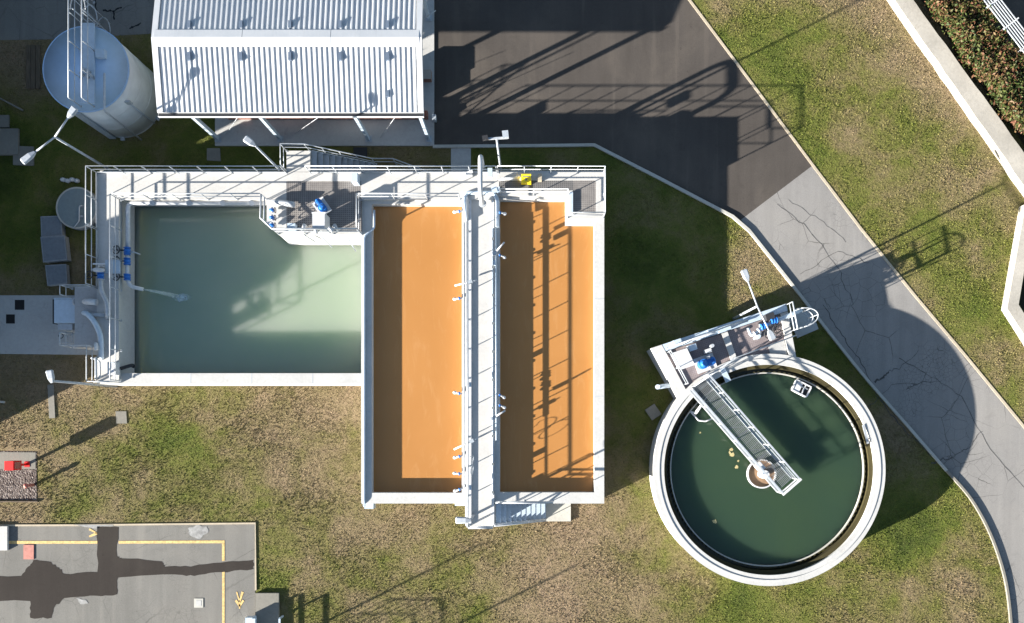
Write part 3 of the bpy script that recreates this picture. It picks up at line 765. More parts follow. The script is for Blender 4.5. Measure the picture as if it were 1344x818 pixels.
g = MB(); g.pbox(410, 279, 426, 300, ZD, ZD + 1.0); g.build('cabinet', M['white'], T)
g = MB(); g.pbox(409, 278.4, 427, 280, ZD + 1.003, ZD + 1.05); g.build('rain_lip', M['white'], T)
g = MB(); g.pbox(416, 299, 424, 302, ZD + .2, ZD + .5); g.build('cable_gland', M['grey_metal'], T)
g = MB(); g.pbox(461, 226.5, 469, 239, ZD + .005, ZD + .65); tag(g.build('notice_board', M['bluegrey']), 'small pale box on the outer railing by the stair', 'box')
g = MB(); g.pbox(377, 293, 387, 301, ZD, ZD + .4); tag(g.build('junction_box', M['bluegrey']), 'small pale box in the front left corner of the grating platform', 'box')
pipe('horizontal tapered pipe poking onto the left side of the grating platform', [at(352, 266, 2.5), at(372, 266, 2.55), at(386, 269, 2.6)], .15, 'steel')
for i, (y, lb) in enumerate(((276, 'upper'), (286, 'middle'), (296, 'lower'))):
    T = thing('gate_valve', lb + ' blue and white valve hung on the platform railing over green water', 'valve', at(357, y, 2.4), 'valves on the platform corner')
    g = MB(); g.ball(at(357, y, 2.5), .16, .11, .12, 12, 8); g.build('body', M['blue'], T)
    g = MB(); g.tube([at(357, y - 4, 2.5), at(357, y + 4, 2.5)], .07, 8); g.build('neck', M['white'], T)
    g = MB(); c0 = at(361, y, 2.75); g.tube([(c0.x, c0.y + .13 * math.cos(2 * math.pi * k / 14), 2.75 + .13 * math.sin(2 * math.pi * k / 14)) for k in range(14)], .02, 6, True); g.build('hand_wheel', M['dark'], T)
# floodlight on post + brackets at the platform's front railing
def make_spot(label, loc, rz, group='small spotlights'):
    T = thing('spotlight', label, 'spotlight', loc, group, rz)
    MB().tube([(0, 0, 0), (0, 0, .45)], .025, 6).build('bracket', M['grey_metal'], T, True)
    g = MB(); g.tube([(-.12, 0, .5), (.16, 0, .42)], [.07, .12], 10); g.build('lamp_housing', M['steel'], T, True)
    MB().bar((-.14, -.09, .38), (-.14, .09, .38), .03, .12).build('mounting_plate', M['grey_metal'], T, True); return T
S0 = make_spot('spotlight on the front railing of the grating platform, right of the white cabinet', at(437, 304, ZD + .6), R(-40))
copy_thing(S0, at(444, 302, ZD + .4), R(130), 'spotlight on the front platform railing, facing the back')
copy_thing(S0, at(418, 305, ZD + .4), R(-95), 'spotlight on the front railing right below the white cabinet')
copy_thing(S0, at(402, 302, ZD + .2), R(70), 'spotlight on the front platform railing, left of the white cabinet')
for i, (a, b) in enumerate((((398, 308), (413, 317)), ((420, 309), (436, 325)), ((456, 312), (467, 330)))):
    tag(MB().tube([at(*a, 2.3), at(*b, 1.55)], .03, 6).build('brace', M['grey_metal']), ORD[i] + ' slanting steel brace from the left on the sunlit platform wall', 'brace', 'braces under the platform')
g = MB(); c0 = at(459, 316, 1.9); g.tube([(c0.x + .16 * math.cos(k * .45), c0.y + .1 * math.sin(k * .45), 1.9) for k in range(14)], .02, 5, True); tag(g.build('hose_loop', M['grey_metal']), 'coiled thin hose hanging on the sunlit platform wall', 'hose')

# yellow box and small boxes on the back right walkway
T = thing('yellow_box', 'yellow box with dark markings on the back right grating', 'box', at(690, 238, ZD))
g = MB(); g.pbox(684, 228.5, 697, 240, ZD, ZD + .35); g.build('box', M['yellow'], T)
g = MB(); g.pbox(686, 231, 695, 232.2, ZD + .351, ZD + .356); g.pbox(689, 234, 692, 237, ZD + .351, ZD + .356); g.build('lid_slot', M['dull_metal'], T)
g = MB(); g.pbox(706, 228, 711, 237, ZD, ZD + .25); tag(g.build('meter_box', M['sand_kerb']), 'small cream box between two shaded patches right of the yellow box', 'box')
g = MB(); g.pbox(640, 220.5, 646, 232, ZD + .6, ZD + .95); tag(g.build('notice_board', M['bluegrey']), 'small pale board fixed to the outer railing beside the lamp post', 'board')
g = MB(); g.obox(at(616, 230, ZD), .16, .1, ZD, ZD + .3, .2); g.obox(at(619, 228, ZD), .08, .08, ZD + .301, ZD + .42, .2); tag(g.build('small_pump', M['white']), 'small white pump on the back walkway left of the fat arched pipe', 'pump')
tag(MB().tube(bend([at(655, 236, ZD + .12), at(668, 234, ZD + .2), at(682, 233, ZD + .12)], .1), .07, 8).build('drain_pipe', M['white']), 'short white pipe lying on the back walkway left of the yellow box', 'pipe')
g = MB(); g.pbox(748, 252, 752, 280, ZD + .003, ZD + .12); tag(g.build('toe_board', M['bluegrey']), 'pale upstand along the left side of the corner grating', 'upstand')
g = MB(); g.obox(at(652, 268, 0), .14, .14, 2.5, 2.62, .3); g.obox(at(657, 268, 0), .1, .14, 2.45, 2.6, .3); tag(g.build('sensor_box', M['bluegrey']), 'small blue-grey sensor at the head of the right orange basin', 'sensor')

# ------------------------------------------------------------------ fittings along the central walkway
def make_nozzle(label, loc, rz, group='spray heads along the walkway'):
    T = thing('spray_head', label, 'spray head', loc, group, rz)
    MB().tube([(0, 0, 0), (.3, 0, 0), (.38, 0, -.1)], .045, 8).build('arm', M['white'], T, True)
    g = MB(); g.tube([(.12, 0, -.01), (.2, 0, -.01)], .08, 10); g.build('collar', M['blue'], T, True)
    g = MB(); g.ball((.40, -.02, -.08), .11, .09, .09, 10, 6); g.build('nozzle', M['white'], T, True); return T
rows = [(279, 0), (326, 1), (367, 2), (517, 3), (572, 4), (597, 5), (623, 6), (641, 7)]
left = [277, 391, 517, 598, 622, 641]; right = [279, 334, 517, 531]
N0 = None
for i, y in enumerate(left):
    lb = ORD[i] + ' spray head from the back on the left side of the central walkway'
    p = at(607, y, 2.3); rz = R(180 + random.uniform(-8, 25))
    if N0 is None: N0 = make_nozzle(lb, p, rz)
    else: copy_thing(N0, p, rz, lb)
for i, y in enumerate(right):
    copy_thing(N0, at(652, y, 2.4), R(random.uniform(-30, 10)), ORD[i] + ' spray head from the back on the right side of the central walkway')
def make_arm(label, a, b, group='slender arms on the walkway railings'):
    T = thing('lance_arm', label, 'arm', a, group)
    MB().tube([a, b], .045, 8).build('tube', M['white'], T)
    d = (Vector(b) - Vector(a)).normalized()
    g = MB(); g.obox(a, .11, .09, a.z - .12, a.z + .1, .4); g.build('clamp', M['grey_metal'], T)
    g = MB(); g.tube([Vector(a) - d * .35, a], .03, 6); g.build('tail', M['grey_metal'], T); return T
make_arm('slender white arm over the dark side of the right orange basin, nearer the back', at(649, 333, 2.75), at(662, 318, 3.0))
make_arm('slender white arm over the dark side of the right orange basin, nearer the front', at(647, 549, 2.75), at(663, 539, 3.0))
make_arm('slender grey arm over the left orange basin, nearer the back', at(617, 370, 2.85), at(597, 375, 2.6))
make_arm('slender grey arm over the left orange basin, nearer the front', at(619, 579, 2.85), at(596, 590, 2.6))
T = thing('hose_reel', 'hose hung in loops on the railing near the foot of the walkway', 'hose', at(617, 612, 2.5))
for zc, yc in ((2.75, 606), (2.95, 618)):
    c0 = at(616.5, yc, zc); MB().tube([(c0.x + .012 * k, c0.y + .26 * math.cos(2 * math.pi * k / 16), zc + .26 * math.sin(2 * math.pi * k / 16)) for k in range(16)], .013, 6, True).build('hose_loop', M['grey_metal'], T)
for i, (x, y) in enumerate(((617, 505), (617, 640), (613, 676), (649, 345))):
    g = MB(); g.obox(at(x, y, 2.8), .05, .12, 2.6, 2.85, .05)
    tag(g.build('junction_box', M['bluegrey']), ['flat box on the left walkway railing halfway along', 'flat box on the left walkway railing near the foot', 'pale box at the very foot of the walkway railing', 'flat box on the raised pipe on the right side of the walkway'][i], 'box', 'boxes on the walkway railings')
g = MB(); g.pbox(597, 655, 611, 664, 1.55, 1.9); tag(g.build('junction_box', M['bluegrey']), 'pale box on the tank wall left of the walkway foot', 'box')

# ------------------------------------------------------------------ stairs
def stair(label, x_top, x_bot, y_back, y_front, ztop, n, mat, rail_label):
    """g coordinates: ground-plane photo px"""
    k = CAM_H / F_PX; X0 = (x_top - NX) * k; X1 = (x_bot - NX) * k; Y0 = (NY - y_back) * k; Y1 = (NY - y_front) * k
    T = thing('staircase', label, 'staircase', (X1, (Y0 + Y1) / 2, 0)); w = (X1 - X0) / n; dz = ztop / (n + 1)
    for i in range(n):
        z = ztop - dz * (i + 1); g = MB(); g.box(X0 + w * i, Y0, z - .05, X0 + w * (i + 1) + .025, Y1, z); g.build('step', M[mat], T)
    for y in (Y0 + .03, Y1 - .03):
        MB().bar((X0, y, ztop - .22), (X1, y, .02), .05, .24).build('stringer', M['steel'], T)
    return T, X0, X1, Y0, Y1
T, X0, X1, Y0, Y1 = stair('galvanised staircase descending from the back landing towards the path', 423, 494, 217, 241, ZD, 11, 'grey_metal', '')
g = MB(); g.pbox(376, 198, 407, 225.5, ZD - .15, ZD); g.build('landing', M['deck'], T)
lp = at(376.5, 199, 0)
a0 = at(376.5, 198.5, ZD)
railing('railing round the back stair landing and down the outer side of the staircase', [at(377, 225, ZD), a0, (X0, a0.y, ZD), (X1, a0.y, .15), (X1 + 1.1, a0.y, .12), (X1 + 3.4, Y1 + .1, .08)], spacing=1.0, toe=False)
T, X0, X1, Y0, Y1 = stair('short concrete staircase descending right from the foot of the central walkway', 653, 716, 656, 680, ZC, 10, 'bluegrey', '')
railing('handrail down the front of the staircase at the foot of the walkway', [(X0, Y1, ZC), (X1, Y1, .1)], spacing=1.0, r=.045)
railing('handrail beside the tank wall above the front staircase', [at(652, 657.5, ZT), at(725, 657.5, ZT)], h=1.0, spacing=1.3, r=.045)
g = MB(); g.prism([(p.x, p.y) for p in px([(714, 652), (749, 652), (749, 684), (714, 684)])], -.05, .14)
tag(g.build('stair_landing', M['kerb']), 'pale concrete block at the foot of the front staircase', 'landing slab')

# ------------------------------------------------------------------ clarifier
CC = at(997, 614.3, 0); ZK = 1.75; ZW = 1.27
clar = thing('clarifier', 'round white concrete clarifier basin full of dark green water', 'clarifier', (CC.x, CC.y, 0))
g = MB(); g.ring(CC, 5.47, 5.94, -.2, ZK - .08, 128); g.build('wall', M['white_concrete'], clar)
g = MB(); g.ring(CC, 5.42, 5.98, ZK - .078, ZK, 128); g.ring(CC, 5.66, 5.74, ZK + .001, ZK + .03, 128); g.build('coping', M['white_concrete'], clar)
g = MB(); g.ring(CC, 5.25, 5.468, .5, 1.45, 128); g.build('launder_wall', M['moss'], clar)
g = MB(); g.ring(CC, 4.99, 5.05, .4, 1.36, 128); g.build('weir', M['kerb'], clar)
g = MB(); n = 480; LO = []; HI = []
for zz, lst in ((1.2, LO), (1.375, HI)):
    lst += [(CC.x + rr_ * math.cos(2 * math.pi * i / n), CC.y + rr_ * math.sin(2 * math.pi * i / n), zz) for i in range(n) for rr_ in ((5.052, 5.12)[(i // 2) % 2],)]
IN = [(CC.x + 5.051 * math.cos(2 * math.pi * i / n), CC.y + 5.051 * math.sin(2 * math.pi * i / n), 1.375) for i in range(n)]
g.add(LO + HI + IN, [(i, (i + 1) % n, n + (i + 1) % n, n + i) for i in range(n)] + [(n + i, n + (i + 1) % n, 2 * n + (i + 1) % n, 2 * n + i) for i in range(n)])
g.build('weir_teeth', M['moss'], clar)
g = MB(); g.cyl(CC, 4.995, -4, ZW, 128, smooth=False); tag(g.build('clarifier_water', M['clar_water']), kind='structure')
g = MB(); g.ring(CC, 5.04, 5.26, .6, 1.12, 128); tag(g.build('launder_water', M['launder']), kind='structure')
# centre well with scum
wc = at(999.5, 622, 1.35)
g = MB(); g.ring(wc, .69, .76, .9, 1.42, 40); g.build('centre_well', M['white'], clar)
g = MB(); g.cyl(wc, .70, 1.0, 1.32, 40); g.build('scum', M['scum'], clar)
g = MB(); g.cyl(wc, .22, 1.33, 2.0, 20); g.build('drive_column', M['white'], clar)
for i, (x, y, s_) in enumerate(((960, 590, .10), (961, 597, .13), (957.5, 594, .07), (969, 605, .06), (967, 613, .10), (938, 684.5, .12), (919, 568, .05))):
    c0 = at(x, y, ZW); g = MB(); n = 11; P = [(c0.x + s_ * math.cos(2 * math.pi * k / n) * random.uniform(.6, 1.2), c0.y + s_ * math.sin(2 * math.pi * k / n) * random.uniform(.6, 1.2)) for k in range(n)]
    g.prism(P, ZW - .01, ZW + .012)
    tag(g.build('scum_flake', M['scum_bit']), ['yellowish scum flake on the green water, upper of a close group left of the bridge', 'yellowish scum flake on the green water, lowest and largest of the close group', 'tiny scum flake at the left of the close group', 'tiny scum flake between the close group and the centre well', 'scum flake just left of the centre well', 'lone scum flake in the lower left of the clarifier', 'tiny scum flake beside the skimmer'][i], 'scum', 'scum flakes on the clarifier')
# bridge: from the platform edge to past the centre
def bridge():
    A = at(919.5, 501.5, 2.9); B = at(1039, 639, 2.9); A.z = B.z = 0
    T = thing('clarifier_bridge', 'white railed bridge with a grating deck crossing to the clarifier centre', 'bridge', (A.x, A.y, 1.8))
    u = (B - A).normalized(); s_ = Vector((-u.y, u.x, 0)); L = (B - A).length; hw = .53; zd = 1.92
    def P(t, w, z): return A + u * t + s_ * w + Vector((0, 0, z))
    g = MB(); n = 13
    for i in range(n): w = -hw + .06 + (2 * hw - .12) * i / (n - 1); g.bar(P(.05, w, zd - .02), P(L - .05, w, zd - .02), .028, .04)
    k = int(L / .35)
    for i in range(k + 1): g.bar(P(.05 + (L - .1) * i / k, -hw + .05, zd - .025), P(.05 + (L - .1) * i / k, hw - .05, zd - .025), .03, .03)
    g.build('grating_deck', M['dull_metal'], T)
    for sg in (-1, 1):
        MB().bar(P(0, sg * hw, zd - .06), P(L, sg * hw, zd - .02), .06, .14).build('side_beam', M['steel'], T)
        MB().bar(P(0, sg * (hw + .02), 2.95), P(L, sg * (hw + .02), 2.95), .075, .05).build('handrail', M['lamp'], T)
        MB().bar(P(0, sg * hw, 2.45), P(L, sg * hw, 2.45), .05, .04).build('middle_rail', M['lamp'], T)
        for i in range(7): MB().bar(P(L * i / 6, sg * hw, zd), P(L * i / 6, sg * hw, 2.93), .05, .05).build('post', M['white'], T)
        MB().bar(P(.1, sg * (hw - .08), zd + .06), P(L - .1, sg * (hw - .08), zd + .03), .015, .07).build('toe_board', M['grey_metal'], T)
    MB().bar(P(L, -hw - .08, 2.95), P(L, hw + .08, 2.95), .12, .06).build('end_rail', M['white'], T)
    MB().bar(P(L, -hw, 2.45), P(L, hw, 2.45), .06, .05).build('end_rail', M['white'], T)
    for t in (.25, .5, .72):
        MB().bar(P(L * t, -hw, zd - .12), P(L * t + .1, hw, zd - .12), .07, .08).build('cross_beam', M['white'], T)
    for t in (.12, .38, .6): MB().bar(P(L * t, -hw, zd - .14), P(L * (t + .11), hw, zd - .14), .04, .05).build('brace', M['steel'], T)
    return P, L
BP, BL = bridge()
T = thing('drive_motor', 'white drive unit on the clarifier bridge above the centre well', 'drive unit', BP(BL * .77, -.3, 1.93))
g = MB(); g.obox(BP(BL * .765, -.42, 0), .2, .17, 1.93, 2.35, R(-49)); g.build('gear_case', M['white'], T)
MB().tube([BP(BL * .765, -.42, 2.3), BP(BL * .765 + .35, -.62, 2.4)], .1, 12).build('motor', M['bluegrey'], T)
# skimmer arm
T = thing('skimmer', 'bent white scum skimmer hanging off the left of the bridge', 'skimmer', at(916, 540, ZW))
MB().tube(bend([at(923, 530, 1.7), at(914, 543, 1.4), at(906, 540, 1.35), at(917, 552, 1.3), at(926, 553, 1.3), at(934, 550, 1.35)], .05), .045, 6).build('scraper', M['white'], T)
MB().tube([at(928, 521, 1.75), at(913, 541, 1.4)], .04, 6).build('arm', M['white'], T)
MB().tube([at(943, 556, 1.6), at(934, 547, 1.35)], .05, 6).build('arm', M['steel'], T)
# outlet frame box
T = thing('outlet_box', 'white framed outlet box floating near the back right rim of the clarifier', 'outlet box', at(1052, 510, 1.2))
cb = at(1052, 510, 1.4); ang = R(-27)
def ob(x, y, hx, hy, z0, z1, mat, nm):
    ca, sa = math.cos(ang), math.sin(ang); g = MB(); g.obox((cb.x + ca * x - sa * y, cb.y + sa * x + ca * y), hx, hy, z0, z1, ang); g.build(nm, M[mat], T)
ob(0, .29, .42, .03, 1.15, 1.45, 'white', 'frame'); ob(0, -.29, .42, .03, 1.15, 1.45, 'white', 'frame'); ob(.42, 0, .03, .26, 1.15, 1.45, 'white', 'frame'); ob(-.42, 0, .03, .26, 1.15, 1.45, 'white', 'frame')
ob(-.2, 0, .16, .24, 1.2, 1.42, 'white', 'hopper'); ob(.12, 0, .025, .25, 1.2, 1.44, 'white', 'divider'); ob(.0, .1, .3, .022, 1.2, 1.435, 'steel', 'divider'); ob(.1, 0, .3, .25, 1.1, 1.3, 'dark', 'trough')
g = MB(); p0, p1 = at(948, 484, 1.8), at(956, 501, 1.7); g.bar(p0, p1, .28, .06); tag(g.build('spillway_plate', M['bluegrey']), 'pale plank reaching over the water beside the bridge', 'plank')

# clarifier platform
PA, PB, PC_, PD = (855, 457), (1034, 398), (1047, 470), (893, 524)
plat = thing('clarifier_platform', 'raised concrete platform with brown floor joined to the clarifier rim', 'platform', at(950, 460, 0))
def Q(u_, v_, z=ZK):
    a, b, c, d = [at(*p, z) for p in (PA, PB, PC_, PD)]
    t = a.lerp(b, u_); q = d.lerp(c, u_); return t.lerp(q, v_)
def qbox(u0, v0, u1, v1, z0, z1, mat, nm, parent=plat):
    g = MB(); g.prism([(p.x, p.y) for p in (Q(u0, v0), Q(u1, v0), Q(u1, v1), Q(u0, v1))], z0, z1); return g.build(nm, M[mat], parent)
# body: keep clear of the basin (the curved front edge follows the coping)
def curved_front(u0, u1, v0, n=16):
    top = []; bot = []
    for i in range(n + 1):
        u_ = u0 + (u1 - u0) * i / n; a = Q(u_, v0); top.append((a.x, a.y)); best = 1.0
        for k in range(60):
            v_ = v0 + (1.02 - v0) * k / 59; p = Q(u_, v_)
            if math.hypot(p.x - CC.x, p.y - CC.y) < 5.99: best = v_; break
        p = Q(u_, best); bot.append((p.x, p.y))
    return top + bot[::-1]
g = MB(); g.prism(curved_front(.078, .93, .14), -.1, ZK - .16); g.build('floor', M['grating_brown'], plat)
g = MB(); g.prism(curved_front(0, .076, 0, 3), -.1, ZK - .01); g.build('side_wall', M['white_concrete'], plat)
qbox(.078, 0, .99, .13, -.1, ZK - .02, 'bluegrey', 'back_wall')
g = MB(); g.prism(curved_front(.935, .99, .14, 3), -.1, ZK - .015); g.build('side_wall', M['white_concrete'], plat)
g = MB(); g.prism(curved_front(.495, .54, .145, 3), ZK - .158, ZK - .05); g.build('cross_beam', M['white_concrete'], plat)
g = MB(); g.prism(curved_front(.80, .93, .62, 6), ZK - .158, ZK - .12); g.build('floor_slab', M['slab'], plat)
railing('railing along the front of the clarifier platform beside the basin rim', [Q(.12, .86, ZK - .05), Q(.5, .63, ZK - .1), Q(.97, .60, ZK - .1)], spacing=1.5)
railing('railing along the back of the clarifier platform, left of the lamp', [Q(.1, .1, ZK - .02), Q(.6, .06, ZK - .02)], spacing=1.5)
railing('railing along the left side of the clarifier platform', [Q(.085, .16, ZK - .16), Q(.085, .78, ZK - .16)], spacing=1.2)
railing('railing at the right end of the clarifier platform by the ladder', [Q(.985, .02, ZK - .02), Q(.985, .5, ZK - .02)], spacing=.8, r=.04)
T = thing('control_cabinet', 'white cabinet in the left corner of the clarifier platform', 'cabinet', Q(.16, .36))
qbox(.105, .22, .205, .5, ZK - .155, ZK + .45, 'white', 'cabinet', T); qbox(.10, .2, .21, .52, ZK + .453, ZK + .49, 'white', 'lid', T)
g = MB(); p = Q(.255, .22); g.obox(p, .2, .15, ZK - .15, ZK + .35, R(18)); tag(g.build('pump_box', M['bluegrey']), 'pale blue box beside the white cabinet on the clarifier platform', 'box')
T = make_motor('blue round pump motor on a white plate on the clarifier platform', Q(.3, .55, ZK - .15), R(20), 1.0)
T = thing('sampler', 'small white device behind the blue pump motor on the clarifier platform', 'sampler', Q(.36, .34))
g = MB(); p = Q(.35, .36); g.obox(p, .16, .1, ZK - .15, ZK + .3, R(18)); g.build('housing', M['white'], T); g = MB(); p = Q(.385, .3); g.cyl(p, .09, ZK + .02, ZK + .5, 12); g.build('canister', M['steel'], T)
copy_thing(V0, Q(.80, .26, ZK + .25), R(110), 'left blue valve by the lamp on the clarifier platform')
copy_thing(V0, Q(.88, .22, ZK + .3), R(100), 'right blue valve by the end railing of the clarifier platform')
T = thing('pipe_manifold', 'pale pipe manifold at the lamp foot on the clarifier platform', 'pipe manifold', Q(.74, .36))
run = MB().tube(bend([Q(.685, .20, ZK + .1), Q(.69, .36, ZK + .1), Q(.80, .27, ZK + .2), Q(.93, .22, ZK + .22)], .15), .075, 10).build('pipe_run', M['bluegrey'], T)
run2 = MB().tube(bend([Q(.70, .42, ZK), Q(.76, .38, ZK + .1), Q(.775, .20, ZK + .1)], .15), .065, 10).build('pipe_run', M['steel'], T)
for u0, v0, u1, v1 in ((.715, .335, .722, .33), (.75, .305, .757, .30), (.84, .252, .847, .25), (.915, .226, .922, .224)):
    MB().tube([Q(u0, v0, ZK + .15), Q(u1, v1, ZK + .15)], .13, 12).build('flange', M['white'], run)
g = MB(); p = Q(.735, .40); g.cyl(p, .13, ZK - .15, ZK + .12, 14); g.cyl(p, .09, ZK + .121, ZK + .28, 14); g.build('pump_body', M['bluegrey'], T)
g = MB(); p = Q(.84, .13, ZK); g.obox(p, .22, .16, ZK - .15, ZK + .45, R(18)); tag(g.build('pump_casing', M['dark']), 'dark box against the back wall of the clarifier platform', 'box')
T = thing('hand_wheel', 'dark hand wheel lying level on the right of the clarifier platform', 'hand wheel', Q(.885, .46))
p = Q(.885, .46, ZK + .35); g = MB(); q = [(p.x + .22 * math.cos(2 * math.pi * k / 18), p.y + .22 * math.sin(2 * math.pi * k / 18), p.z) for k in range(18)]; g.tube(q, .025, 6, True); [g.tube([q[k], p], .016, 5) for k in (0, 6, 12)]; g.build('rim', M['dark'], T); MB().tube([p, p - Vector((0, 0, .5))], .03, 6).build('stem', M['dark'], T)
p = Q(.50, .52, ZK + .3)
pipe('pale pipe passing out through the right end of the clarifier platform', [Q(.88, .24, ZK + .2), Q(.97, .22, ZK + .2), Q(1.09, .20, ZK + .2)], .11, 'bluegrey')
for i, (u_, v_) in enumerate(((.18, .04), (.44, .05), (.52, .08))):
    g = MB(); p = Q(u_, v_, ZK); g.obox(p, .2 + .06 * i, .12, ZK - .015, ZK + .2, R(18)); tag(g.build('junction_box', M['bluegrey']), ['low pale box at the left end of the platform back wall', 'larger pale box midway on the platform back wall', 'right-hand pale box on the platform back wall'][i], 'box', 'boxes on the platform back wall')
pipe('vent pipe with a round cap sticking out of the left platform wall', [at(879, 506, 1.2), at(864, 508, 1.2), at(863, 508, 1.5)], .12, 'bluegrey', .1)
pipe('thin pipe along the back wall of the clarifier platform', [Q(.2, .09, ZK + .12), Q(.7, .07, ZK + .12)], .06, 'steel')
T = thing('ladder', 'caged steel ladder at the right end of the clarifier platform', 'ladder', at(1056, 428, 0))
la, lb = Q(1.0, .17, ZK), Q(1.0, .5, ZK)
for p in (la, lb): MB().tube(bend([(p.x - .1, p.y, ZK + 1.0), (p.x + .25, p.y + .08, ZK + 1.0), (p.x + .25, p.y + .08, .0)], .12), .03, 6).build('stile', M['steel'], T)
for k in range(7): MB().tube([(la.x + .25, la.y + .08, .25 + .26 * k), (lb.x + .25, lb.y + .08, .25 + .26 * k)], .018, 6).build('rung', M['steel'], T)
mid = (la + lb) / 2; rr = (la - lb).length / 2; dirx = Vector((lb.y - la.y, la.x - lb.x, 0)).normalized() * -1
if dirx.x < 0: dirx = -dirx
for zz in (2.72, 2.0, 1.3):
    MB().tube([Vector((mid.x + .25, mid.y + .08, zz)) + (la - lb).normalized() * rr * math.cos(t_) + dirx * (rr * 1.7) * math.sin(t_) for t_ in [math.pi * k / 14 for k in range(15)]], .03, 6).build('cage_hoop', M['steel'], T)
for k in (3, 7, 11):
    t_ = math.pi * k / 14; o_ = (la - lb).normalized() * rr * math.cos(t_) + dirx * (rr * 1.7) * math.sin(t_)
    MB().tube([Vector((mid.x + .25, mid.y + .08, 1.3)) + o_, Vector((mid.x + .25, mid.y + .08, 2.72)) + o_], .022, 6).build('cage_bar', M['steel'], T)
g = MB(); g.prism([(p.x, p.y) for p in px([(1034, 416), (1064, 406), (1074, 432), (1046, 444)])], -.02, .05); tag(g.build('paving_slab', M['slab']), 'grey concrete slab at the foot of the caged ladder', 'paving slab')
g = MB(); g.obox(at(857, 541, 0), .3, .34, -.02, .12, .6); tag(g.build('drain_cover', M['old_concrete']), 'small grey drain cover in the grass left of the clarifier', 'drain cover')
g = MB(); g.obox(at(1136, 570, ZK), .06, .5, ZK + .002, ZK + .04, R(14)); tag(g.build('level_gauge', M['steel']), 'thin grey gauge strip on the right inner rim of the clarifier', 'gauge')

# ------------------------------------------------------------------ shed with corrugated roof
ZE, ZRG = 3.9, 4.5
sx0 = at(207, 148, ZE).x; sx1 = at(556, 148, ZE).x; sy0 = at(300, 148, ZE).y; syr = at(300, 50, ZRG).y; sy1 = 2 * syr - sy0
shed = thing('shed', 'open sided shed with a ribbed white metal roof', 'shed', (sx0, sy0, 0))
def roof_side(y0, y1):
    g = MB(); pitch = .252; n = int((sx1 - sx0 - .5) / pitch); x = sx0 + .25; prof = []
    off = ((sx1 - sx0 - .5) - n * pitch) / 2; x += off
    for i in range(n):
        b = x + i * pitch; prof += [(b, 0), (b + .125, 0), (b + .150, .045), (b + .222, .045)]
    prof.append((x + n * pitch, 0))
    vs = [(a, y0, ZE + h) for a, h in prof] + [(a, y1, ZRG + h) for a, h in prof]; k = len(prof)
    g.add(vs, [(i, i + 1, k + i + 1, k + i) for i in range(k - 1)]); return g
eps = .012
front_roof = roof_side(sy0, syr).build('roof', M['roof'], shed); back_roof = roof_side(sy1, syr).build('roof', M['roof'], shed)
# barge flashings, ridge cap, gutter
for xa, xb in ((sx0, sx0 + .27), (sx1 - .27, sx1)):
    g = MB()
    for ya in (sy0 - .01, sy1 + .01):
        lo = [(xa, ya, ZE - .2), (xb, ya, ZE - .2), (xb, ya, ZE + .06), (xa, ya, ZE + .06)]; hi = [(xa, syr, ZRG - .2), (xb, syr, ZRG - .2), (xb, syr, ZRG + .06), (xa, syr, ZRG + .06)]
        g.loft(lo, hi)
    g.build('verge_flashing', M['roof'], shed)
sl_ = (ZRG - ZE) / (syr - sy0)
for i in range(3):
    xa = sx0 + .12 + (sx1 - sx0 - .24) * i / 3; xb = sx0 + .12 + (sx1 - sx0 - .24) * (i + 1) / 3 - .015
    g = MB(); w = .40; zt = ZRG + .09 - .004 * i
    prof = [(-w, zt - w * sl_ - .02), (0, zt + .0), (w, zt - w * sl_ - .02), (w, zt - w * sl_ - .05), (0, zt - .03), (-w, zt - w * sl_ - .05)]
    g.loft([(xa, syr + a, z) for a, z in prof], [(xb, syr + a, z) for a, z in prof]); g.build('ridge_cap', M['roof'], back_roof)
g = MB(); g.box(sx0 + .275, sy0 - .012, ZE - .22, sx1 - .275, sy0 - .002, ZE + .03); g.build('fascia', M['white'], shed)
g = MB(); g.box(sx0 + .02, sy0 - .168, ZE - .048, sx1 - .02, sy0 - .018, ZE - .03); g.build('gutter_shade', M['dark'], shed)  # dark strip along the gutter, standing in for its shadow
g = MB(); g.box(sx0, sy0 - .17, ZE - .16, sx1, sy0 - .02, ZE - .05); g.box(sx0, sy0 - .19, ZE - .16, sx1, sy0 - .172, ZE + .0); g.build('gutter', M['white'], shed)
def roof_vent(x, y, hl):
    z = ZE + .3
    for _ in range(8): z = ZRG - abs(at(x, y, z).y - syr) * sl_
    p = at(x, y, z); g = MB(); g.box(p.x - .075, p.y - hl, z - .1, p.x + .075, p.y + hl, z + .09 + hl * sl_); g.build('roof_vent', M['roof_vent'], front_roof if p.y < syr else back_roof)
for x in (249, 317, 381, 447, 509):
    roof_vent(x, 75, .19); roof_vent(x, 33, .17)
roof_vent(509, 124, .15)
for i, x in enumerate((245, 335, 462, 549)):
    xx = at(x, 150, ZE).x
    for yy in (sy0 + .1, sy1 - .1):
        g = MB(); g.box(xx - .08, yy - .1, .121, xx + .08, yy + .1, ZE - .17); sp = g.build('post', M['bluegrey'], shed)
        g = MB(); g.box(xx - .17, yy - .17, .081, xx + .17, yy + .17, .12); g.build('base_plate', M['grey_metal'], sp)
    g = MB(); g.bar((xx, sy0 + .1, ZE - .25), (xx, syr, ZRG - .25), .1, .16); g.bar((xx, syr, ZRG - .25), (xx, sy1 - .1, ZE - .25), .1, .16); g.build('rafter', M['grey_metal'], shed)
for i, (a, b) in enumerate((((318, 145), (296, 178)), ((424, 150), (388, 175)), ((520, 152), (500, 180)))):
    g = MB(); g.tube([at(*a, 2.8), at(*b, .1)], .015, 5); g.build('brace_rod', M['steel'], shed)
